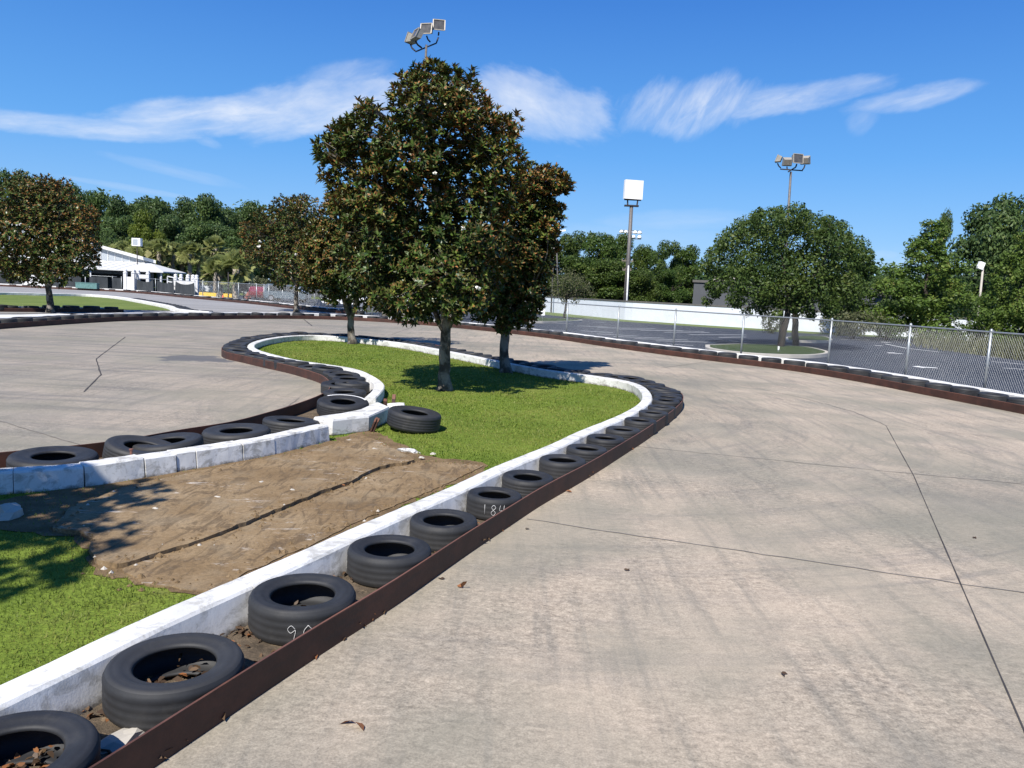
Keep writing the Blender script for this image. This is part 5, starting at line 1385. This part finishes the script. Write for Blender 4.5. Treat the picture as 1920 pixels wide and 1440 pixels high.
t2 = Vector(D(1483, 322, yR)); bR = Vector(D(1462, 640, yR)); bR.z = LOT
lightpole('light pole with four floodlights rising above the parking lot oak', bR, t2.z, .16, [(pxo(1463, 317, yR, t2), pxo(1505, 320, yR, t2)), (pxo(1478, 322, yR - .5, t2), pxo(1491, 314, yR + .5, t2))],
          [(pxo(1461, 299, yR, t2), rad(-115), rad(-20), .62, pxo(1464, 315, yR, t2)), (pxo(1477, 305, yR + .9, t2), rad(172), rad(-28), .72, pxo(1477, 318, yR, t2)), (pxo(1494, 299, yR - .6, t2), rad(8), rad(-8), .78, pxo(1490, 315, yR, t2)), (pxo(1509, 302, yR + .6, t2), rad(150), rad(-28), .72, pxo(1505, 318, yR, t2))],
          lean=((t2.x - bR.x), 0))
# tall sign
yS = 84.0
ts = Vector(D(1184, 386, yS)); bs = Vector(D(1172, 598, yS)); bs.z = LOT
sg = empty('pylon_sign', 'tall pole carrying a blank faded white sign box', 'sign', tuple(bs)); lx_ = ts.x - bs.x; H = ts.z - bs.z
m = MB(); m.tube([(0, 0, 0), (lx_ * .5, 0, H * .5), (lx_, 0, H)], [.26, .22, .19], 10); m.build('pole', M['polemetal'], sg)
w = 34 / ppm(yS); cz = D(1187.5, 356, yS); cc = Vector(cz) - bs
m = MB(); m.box(cc, (w, .55, w * 1.0), M=Matrix.Rotation(rad(9), 3, 'Z')); m.build('sign_box', M['sign'], sg)
m = MB(); zb = cc.z - w * .5
for dx in (-.55, .55): m.bar((cc.x + dx, 0, zb), (cc.x + dx * .9, 0, H + .05), .14)
m.box((lx_, 0, H), (1.5, .5, .16)); m.bar((cc.x - .9, 0, zb - .06), (cc.x + .9, 0, zb - .06), .12); m.build('bracket', M['black'], sg)
# stadium lights far beyond
yT = 150.0
st = Vector(D(1182, 440, yT)); bt = Vector((st.x, yT, LOT)); so = empty('stadium_light', 'distant rack of white stadium lamps behind the sign pole', 'light pole', tuple(bt)); z = st.z - LOT
m = MB(); m.tube([(0, 0, 0), (0, 0, z + .6)], .2, 6); m.build('pole', M['wood'], so)
m = MB(); m.bar((-2.1, 0, z - .75), (2.1, 0, z - .75), .14); m.bar((-2.1, 0, z + .75), (2.1, 0, z + .75), .14); m.build('rack', M['polemetal'], so)
for r_ in (0, 1):
    for k in range(4 if r_ == 0 else 5):
        m = MB(); x = -1.75 + 3.5 * k / (3 if r_ == 0 else 4); m.lathe([(.0, .3), (.22, .26), (.40, 0), (.44, -.22), (.30, -.3), (0, -.3)], 10, (x, -.1, z - .35 + r_ * .85)); m.build('lamp', M['white'], so)
# utility poles at the wall
def upole(label, px, py, ptx, pty, depth, r, mat, arms=(), name='utility_pole'):
    b = Vector(D(px, py, depth)); t = Vector(D(ptx, pty, depth)); b.z = LOT if py > 0 else b.z; o = empty(name, label, 'pole', tuple(b)); d = t - b
    m = MB(); m.tube([(0, 0, 0), d / 2, d], [r, r * .9, r * .75], 8); m.build('pole', mat, o)
    for (f, wd) in arms:
        m = MB(); c = d * f; m.box(c, (wd, .12, .12)); 
        for k in (-.45, -.2, .2, .45): m.cyl(c + Vector((wd * k, 0, .15)), .05, .2, 6)
        m.build('crossarm', M['wood'], o)
    return o
upole('wooden utility pole with two crossarms in front of the tree belt', 1169, 598, 1179, 452, 88, .17, M['wood'], ((.74, 1.3), (.62, 1.0)))
upole('thin white pole beside the wooden utility pole', 1173.5, 599, 1178.5, 498, 83, .09, M['white'], (), 'pole')
upole('dark thin post left of the small grey green tree', 1033, 589, 1040, 437, 92, .09, M['polemetal'], (), 'pole')
upole('short dark post by the pedestal behind the fence', 797, 597, 797, 560, 57, .05, M['black'], (), 'post')
sl_ = upole('wooden street light pole in front of the right hand dark trees', 1829, 640, 1843, 503, 60, .10, M['concrete'], (), 'street_light')
t = Vector(D(1839, 498, 60)) - Vector(sl_.location); m = MB(); m.box(t, (.40, .3, .55), M=Matrix.Rotation(.3, 3, 'Y')); m.build('lamp_head', M['white'], sl_)
sl_ = upole('distant street light with curved head behind the second magnolia', 1047, 590, 1043, 436, 100, .1, M['polemetal'], (), 'street_light')
t = Vector(D(1051, 433, 100)) - Vector(sl_.location); m = MB(); m.box(t, (1.3, .3, .22), M=Matrix.Rotation(-.15, 3, 'Y')); m.build('lamp_head', M['white'], sl_)
# overhead wires at the right
for k, (y0_, y1_) in enumerate(((508, 500), (514, 536), (560, 566), (575, 590))):
    a, b = Vector(D(1790, y0_, 66)), Vector(D(1960, y1_, 58)); m = MB(); m.tube([a.lerp(b, t_ / 8) - Vector((0, 0, .3 * math.sin(PI * t_ / 8))) for t_ in range(9)], .012, 4)
    tag(m.build('overhead_wire', M['black']), ('topmost', 'second highest', 'third highest', 'lowest')[k] + ' black overhead wire by the right hand street light', 'wire')

# ================================================================== parking islands
def island(px, label, grass=True):
    P = [Vector(G(x, y, LOT)) for x, y in px]; Q = resample(np.vstack([crom([p[:2] for p in P] + [P[0][:2]], 5)]), .3)[:-1]
    o = empty('parking_island', label, 'kerb island'); m = MB(); m.prism([tuple(q) for q in Q], LOT, LOT + .15); m.build('kerb_edge', M['concrete'], o)
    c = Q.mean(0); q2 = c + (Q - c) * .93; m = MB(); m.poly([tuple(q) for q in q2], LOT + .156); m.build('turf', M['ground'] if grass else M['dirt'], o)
island([(1322, 652), (1400, 650), (1500, 654), (1545, 662), (1552, 668), (1500, 672), (1400, 668), (1330, 659)], 'kerbed island under the parking lot oak')  # dark ground colour on its turf stands in for the oak's shade
island([(1475, 642), (1550, 643), (1557, 638), (1540, 634), (1480, 635)], 'small kerbed grass island beyond the oak')
island([(985, 597), (1085, 602), (1088, 604), (1000, 606), (970, 602)], 'pale kerbed island with the small grey green tree')
island([(648, 582), (700, 586), (705, 589), (660, 589), (640, 585)], 'low pale kerb island behind the far fence')
m = MB(); line(m, lp(372, 552), lp(437, 555), 1.2, LOT + .004); 
yk = MB(); a, b = Vector(D(370, 549, 92)), Vector(D(437, 551, 90)); yk.bar((a.x, a.y, LOT + .16), (b.x, b.y, LOT + .16), .4, .5); tag(yk.build('yellow_kerb', M['yellow']), 'yellow painted kerb beyond the far fence', 'kerb')
lw = MB(); lw.poly([D(560, 560, 104).to_tuple()[:2], D(760, 565, 100).to_tuple()[:2], D(780, 565, 116).to_tuple()[:2], D(340, 560, 118).to_tuple()[:2], D(350, 555, 104).to_tuple()[:2]], LOT + .01); struct(lw, 'far_lawn', M['verge'])
# white sign posts and small things
def wee(name, lab, cat, px, py, depth, parts):
    p = D(px, py, depth); o = empty(name, lab, cat, (p.x, depth, LOT))
    for nm, mat, fn in parts: m = MB(); fn(m); m.build(nm, mat, o)
    return o
wee('fire_hydrant', 'rust red fire hydrant by the far fence, right of the palms', 'hydrant', 464.5, 566, 72, [('body', M['hydrant'], lambda m: m.lathe([(.24, 0), (.24, .08), (.16, .1), (.16, .62), (.22, .64), (.22, .7), (.17, .78), (.10, .9), (.05, .94), (.05, 1.0), (.001, 1.0)], 14)), ('nozzle', M['hydrant'], lambda m: (m.cyl((.2, 0, .5), .08, .16, 10, axis='X'), m.cyl((-.2, 0, .5), .08, .16, 10, axis='X'), m.cyl((0, -.2, .48), .10, .16, 10, axis='Y')))])
wee('traffic_cone', 'small orange cone at the foot of a palm trunk', 'cone', 418, 563, 72, [('cone', M['orange'], lambda m: m.lathe([(.16, .04), (.05, .6), (.04, .62), (.001, .62)], 14)), ('base', M['orange'], lambda m: m.box((0, 0, .02), (.4, .4, .04)))])
wee('sign_post', 'thin black post between the two nearer palms', 'post', 428, 565, 73, [('post', M['black'], lambda m: m.tube([(0, 0, 0), (0, 0, 2.7)], .06, 8)), ('cap', M['black'], lambda m: m.cyl((0, 0, 2.75), .08, .08, 8))])
wee('kiosk_sign', 'small dark board on a post left of the hydrant', 'sign', 457, 566, 76, [('board', M['darkwall'], lambda m: m.box((0, 0, 1.45), (.95, .15, .95))), ('post', M['black'], lambda m: m.tube([(0, 0, 0), (0, 0, 1.0)], .06, 8))])
wee('lot_sign', 'tiny white sign on a short post by the pale kerb island', 'sign', 1017, 606, 60, [('plate', M['white'], lambda m: m.box((0, 0, .75), (.32, .03, .45))), ('post', M['steel'], lambda m: m.tube([(0, .03, 0), (0, .03, .9)], .025, 6))])
wee('lot_sign', 'tiny white sign at the kerb of the oak island', 'sign', 1459, 662, 34, [('plate', M['white'], lambda m: m.box((0, 0, .32), (.07, .02, .16))), ('post', M['steel'], lambda m: m.tube([(0, .03, 0), (0, .03, .38)], .015, 6))])
wee('planter_box', 'dark green bin behind the fence, right of the white car', 'bin', 704, 588, 64, [('bin', M['darkwall'], lambda m: m.box((0, 0, .75), (1.3, 1.1, 1.5))), ('lid', M['black'], lambda m: m.box((0, 0, 1.53), (1.4, 1.2, .06)))])

# ================================================================== cars
def car(label, name, px, py_wheel, depth, heading, L, H, W, paint, kind, cat):
    p = D(px, py_wheel, depth); o = empty(name, label, cat, (p.x, depth, LOT), heading)
    if kind == 'van': prof = [(0, .32), (0, .62), (.02, .78), (.05, .95), (.10, 1.0), (.22, .99), (.62, .98), (.73, .90), (.86, .66), (.985, .55), (1.0, .45), (1.0, .25), (.97, .18), (.03, .18)]; gh = (.045, .80); belt = .60
    elif kind == 'suv': prof = [(0, .30), (0, .60), (.03, .80), (.06, .96), (.12, 1.0), (.50, .99), (.62, .92), (.74, .66), (.96, .60), (1.0, .48), (1.0, .28), (.97, .2), (.03, .2)]; gh = (.05, .70); belt = .62
    else: prof = [(0, .35), (0, .60), (.03, .68), (.14, .72), (.28, .97), (.36, 1.0), (.52, 1.0), (.60, .96), (.73, .70), (.95, .60), (1.0, .46), (1.0, .25), (.97, .17), (.03, .17)]; gh = (.16, .70); belt = .66
    P = [((x - .5) * L, z * H) for x, z in prof]; n = len(P); m = MB(); vs = []
    for sd in (-1, 1):
        for (x, z) in P:
            ins = max(0, (z / H - belt)) * .55; e = .05 if x < -L * .47 or x > L * .46 else 0
            vs.append((x, sd * (W / 2 - ins * W * .28 - e), z))
    m.add(vs, [tuple(range(n)), tuple(range(2 * n - 1, n - 1, -1))] + [(i, n + i, n + (i + 1) % n, (i + 1) % n) for i in range(n)]); m.build('body', paint, o)
    zb, zt = belt * H + .05, .93 * H
    def yat(z): return W / 2 - max(0, z / H - belt) * .55 * W * .28 + .008
    x0, x1 = (gh[0] - .5) * L + .12, (gh[1] - .5) * L; cuts = [x0, x0 + (x1 - x0) * .30, x0 + (x1 - x0) * .64, x1]; wm = MB()
    for a, b in zip(cuts[:-1], cuts[1:]):
        ta = a + (.22 if a == x0 else .04); tb = b - (.42 if b == x1 else .04); a += .03; b -= .03
        for sd in (-1, 1): wm.add([(a, sd * yat(zb), zb), (b, sd * yat(zb), zb), (tb, sd * yat(zt), zt), (ta, sd * yat(zt), zt)], [(0, 1, 2, 3) if sd < 0 else (3, 2, 1, 0)])
    wm.build('window', M['glass'], o)
    for xw in (-.31 * L, .31 * L):
        for sd in (-1, 1):
            r = .335; m = MB(); m.cyl((xw, sd * (W / 2 - .09), r), r, .22, 20, axis='Y'); wo = m.build('wheel', M['tyreblk'], o); m = MB(); m.cyl((xw, sd * (W / 2 + .005), r), r * .66, .05, 14, axis='Y'); m.build('rim', M['rim'], wo)
    for xe, mat, nm in ((-.5 * L, M['hydrant'], 'tail_light'), (.5 * L, M['lens'], 'headlight')):
        for sd in (-1, 1): m = MB(); m.box((xe * .992, sd * W * .40, H * .52), (.12, .24, .16)); m.build(nm, mat, o)
    for sd in (-1, 1): m = MB(); m.box((.20 * L, sd * (W / 2 + .08), belt * H + .1), (.18, .16, .12)); m.build('mirror', paint, o)
    return o
car('grey blue minivan parked behind the fence, seen from its side', 'parked_van', 539, 571, 84, rad(-6), 4.7, 1.85, 1.85, M_VAN, 'van', 'van')
car('white SUV with alloy wheels half hidden behind the fork trunked magnolia', 'parked_car', 651, 577, 74, rad(184), 4.6, 1.6, 1.85, M_WHITE, 'suv', 'car')
car('dark red car to the left of the grey blue minivan', 'parked_car', 487, 566, 88, rad(95), 4.5, 1.45, 1.8, M_RED, 'sedan', 'car')
car('white car seen behind the two nearer palms', 'parked_car', 396, 545, 108, rad(4), 4.6, 1.5, 1.8, M_SILVER, 'sedan', 'car')
car('white pickup seen above the red car', 'parked_car', 484, 545, 112, rad(6), 4.8, 1.7, 1.85, M_WHITE, 'suv', 'car')
car('dark car behind the minivan, mostly hidden by trunks', 'parked_car', 585, 556, 110, rad(4), 4.7, 1.55, 1.85, M_DARK, 'sedan', 'car')
car('silver car far back under the left hand palms', 'parked_car', 365, 541, 116, rad(4), 4.6, 1.5, 1.8, M_SILVER, 'sedan', 'car')
# ================================================================== light and sky
AZ = Vector((-.40, -.917, 0)).normalized(); EL = rad(48)
sdir = AZ * math.cos(EL) + Vector((0, 0, math.sin(EL)))
sun_d = bpy.data.lights.new('sun', 'SUN'); sun = put(bpy.data.objects.new('sun', sun_d))
sun_d.energy = 4.6; sun_d.angle = rad(.53); sun_d.color = (1.0, .955, .89)
sun.rotation_euler = sdir.to_track_quat('Z', 'Y').to_euler()
sun.location = (-20, -30, 40)
W = bpy.data.worlds.new('World'); SC.world = W; W.use_nodes = True
t = W.node_tree; t.nodes.clear()
class WT(NT):
    def __init__(s, tree): s.t = tree; s._co = None
w = WT(t)
out = w.n('ShaderNodeOutputWorld'); bg = w.n('ShaderNodeBackground'); w.l(bg.outputs[0], out.inputs[0])
sky = w.n('ShaderNodeTexSky', sky_type='NISHITA'); sky.sun_disc = False; sky.sun_elevation = EL
sky.sun_rotation = math.atan2(AZ.x, AZ.y)
sky.altitude = 0; sky.air_density = 1.0; sky.dust_density = .3; sky.ozone_density = 2.5
SKYS = .085
bg.inputs['Strength'].default_value = SKYS
gen = w.n('ShaderNodeTexCoord').outputs['Generated']
nrm = w.n('ShaderNodeVectorMath', operation='NORMALIZE'); w.l(gen, nrm.inputs[0])
sp = w.n('ShaderNodeSeparateXYZ'); w.l(nrm.outputs[0], sp.inputs[0])
az = w.math('ARCTAN2', sp.outputs[0], sp.outputs[1]); el = w.math('ARCSINE', sp.outputs[2])
hs = w.n('ShaderNodeHueSaturation'); hs.inputs['Saturation'].default_value = 1.28; hs.inputs['Value'].default_value = 1.0; hs.inputs['Hue'].default_value = .5
w.l(sky.outputs[0], hs.inputs['Color'])
gr = w.ramp(w.math('DIVIDE', el, 1.5708, clamp=True), [(0.0, (.33, .61, .98)), (.045, (.215, .50, .97)), (.11, (.115, .39, .92)), (.22, (.050, .225, .74)), (.5, (.026, .15, .56)), (1.0, (.022, .12, .45))])
grs = w.mix(1.0, gr, (7.0, 7.0, 7.0), 'MULTIPLY')
c = w.mix(.78, hs.outputs[0], grs)
AEL = w.n('ShaderNodeCombineXYZ'); w.l(az, AEL.inputs[0]); w.l(el, AEL.inputs[1]); ae = AEL.outputs[0]
def angles(px, py):
    d = ray(px, py).normalized(); return math.atan2(d.x, d.y), math.asin(d.z)
def tmap(rot, streak, seed):
    mp = w.n('ShaderNodeMapping', vector_type='TEXTURE'); w.l(ae, mp.inputs[0]); mp.inputs['Location'].default_value = (seed, -seed * .7, 0); mp.inputs['Rotation'].default_value = (0, 0, rot); mp.inputs['Scale'].default_value = (1, 1 / streak, 1)
    return mp.outputs[0]
def cloud(px, py, rx, ry, rot, amt, nscale, nrot, streak=3.5, lo=.30, hi=.75, edge=.9):
    a, e = angles(px, py); ra, rb = rx / FPX, ry / FPX
    mp = w.n('ShaderNodeMapping', vector_type='TEXTURE'); w.l(ae, mp.inputs[0]); mp.inputs['Location'].default_value = (a, e, 0); mp.inputs['Rotation'].default_value = (0, 0, rot); mp.inputs['Scale'].default_value = (ra, rb, 1)
    ln_ = w.n('ShaderNodeVectorMath', operation='LENGTH'); w.l(mp.outputs[0], ln_.inputs[0])
    wob = w.noise(9, 5, .6, vec=tmap(nrot, 2.2, px * .01))
    dd = w.math('ADD', ln_.outputs['Value'], w.math('MULTIPLY', w.math('SUBTRACT', wob, .5), 1.5))
    body = w.ramp(dd, [(.05, 1), (.55, .62), (edge + .1, 0)], 'EASE')
    fil = w.noise(nscale, 7, .62, vec=tmap(nrot, streak, px * .013), dist=.35)
    return w.math('MULTIPLY', body, w.math('MULTIPLY', w.ramp(fil, [(lo, .34), (hi, 1)]), amt))
cl = [cloud(640, 195, 210, 62, rad(12), .95, 14, rad(18), 3.0), cloud(430, 218, 260, 34, rad(10), .9, 14, rad(12), 4.0), cloud(150, 240, 260, 19, rad(3), .75, 16, rad(6), 5.0), cloud(1010, 205, 160, 72, rad(-8), 1.0, 9, rad(-20), 1.8),
      cloud(1300, 200, 170, 52, rad(6), .78, 17, rad(58), 3.4, .38, .72), cloud(1480, 188, 150, 28, rad(8), .7, 16, rad(14), 4.0, .36), cloud(1720, 184, 110, 20, rad(9), .65, 16, rad(14), 4.0, .36), cloud(1620, 225, 40, 26, rad(45), .3, 18, rad(50), 3), cloud(390, 266, 30, 10, rad(-12), .30, 20, 0, 2),
      cloud(320, 320, 110, 11, rad(-8), .22, 16, rad(-8), 5), cloud(640, 150, 110, 32, rad(15), .45, 20, rad(25), 3), cloud(1270, 412, 190, 22, rad(3), .22, 12, rad(6), 5), cloud(1200, 445, 220, 30, rad(0), .18, 10, 0, 4), cloud(1660, 478, 32, 11, rad(0), .25, 20, 0, 2), cloud(230, 350, 120, 6, rad(-5), .25, 14, rad(-5), 5), cloud(1720, 520, 200, 50, 0, .25, 8, 0, 3)]
tot = cl[0]
for k in cl[1:]: tot = w.math('MAXIMUM', tot, k)
CLV = 7.0
c = w.mix(w.math('MULTIPLY', tot, .92, clamp=True), c, (CLV * .93, CLV * .97, CLV * 1.04))
w.l(c, bg.inputs['Color'])
VS = SC.view_settings
VS.view_transform = 'Standard'; VS.look = 'None'; VS.exposure = 0.74; VS.gamma = 1.0
SC.cycles.use_denoising = True
SC.cycles.max_bounces = 6; SC.cycles.diffuse_bounces = 3; SC.cycles.transmission_bounces = 3; SC.cycles.transparent_max_bounces = 6
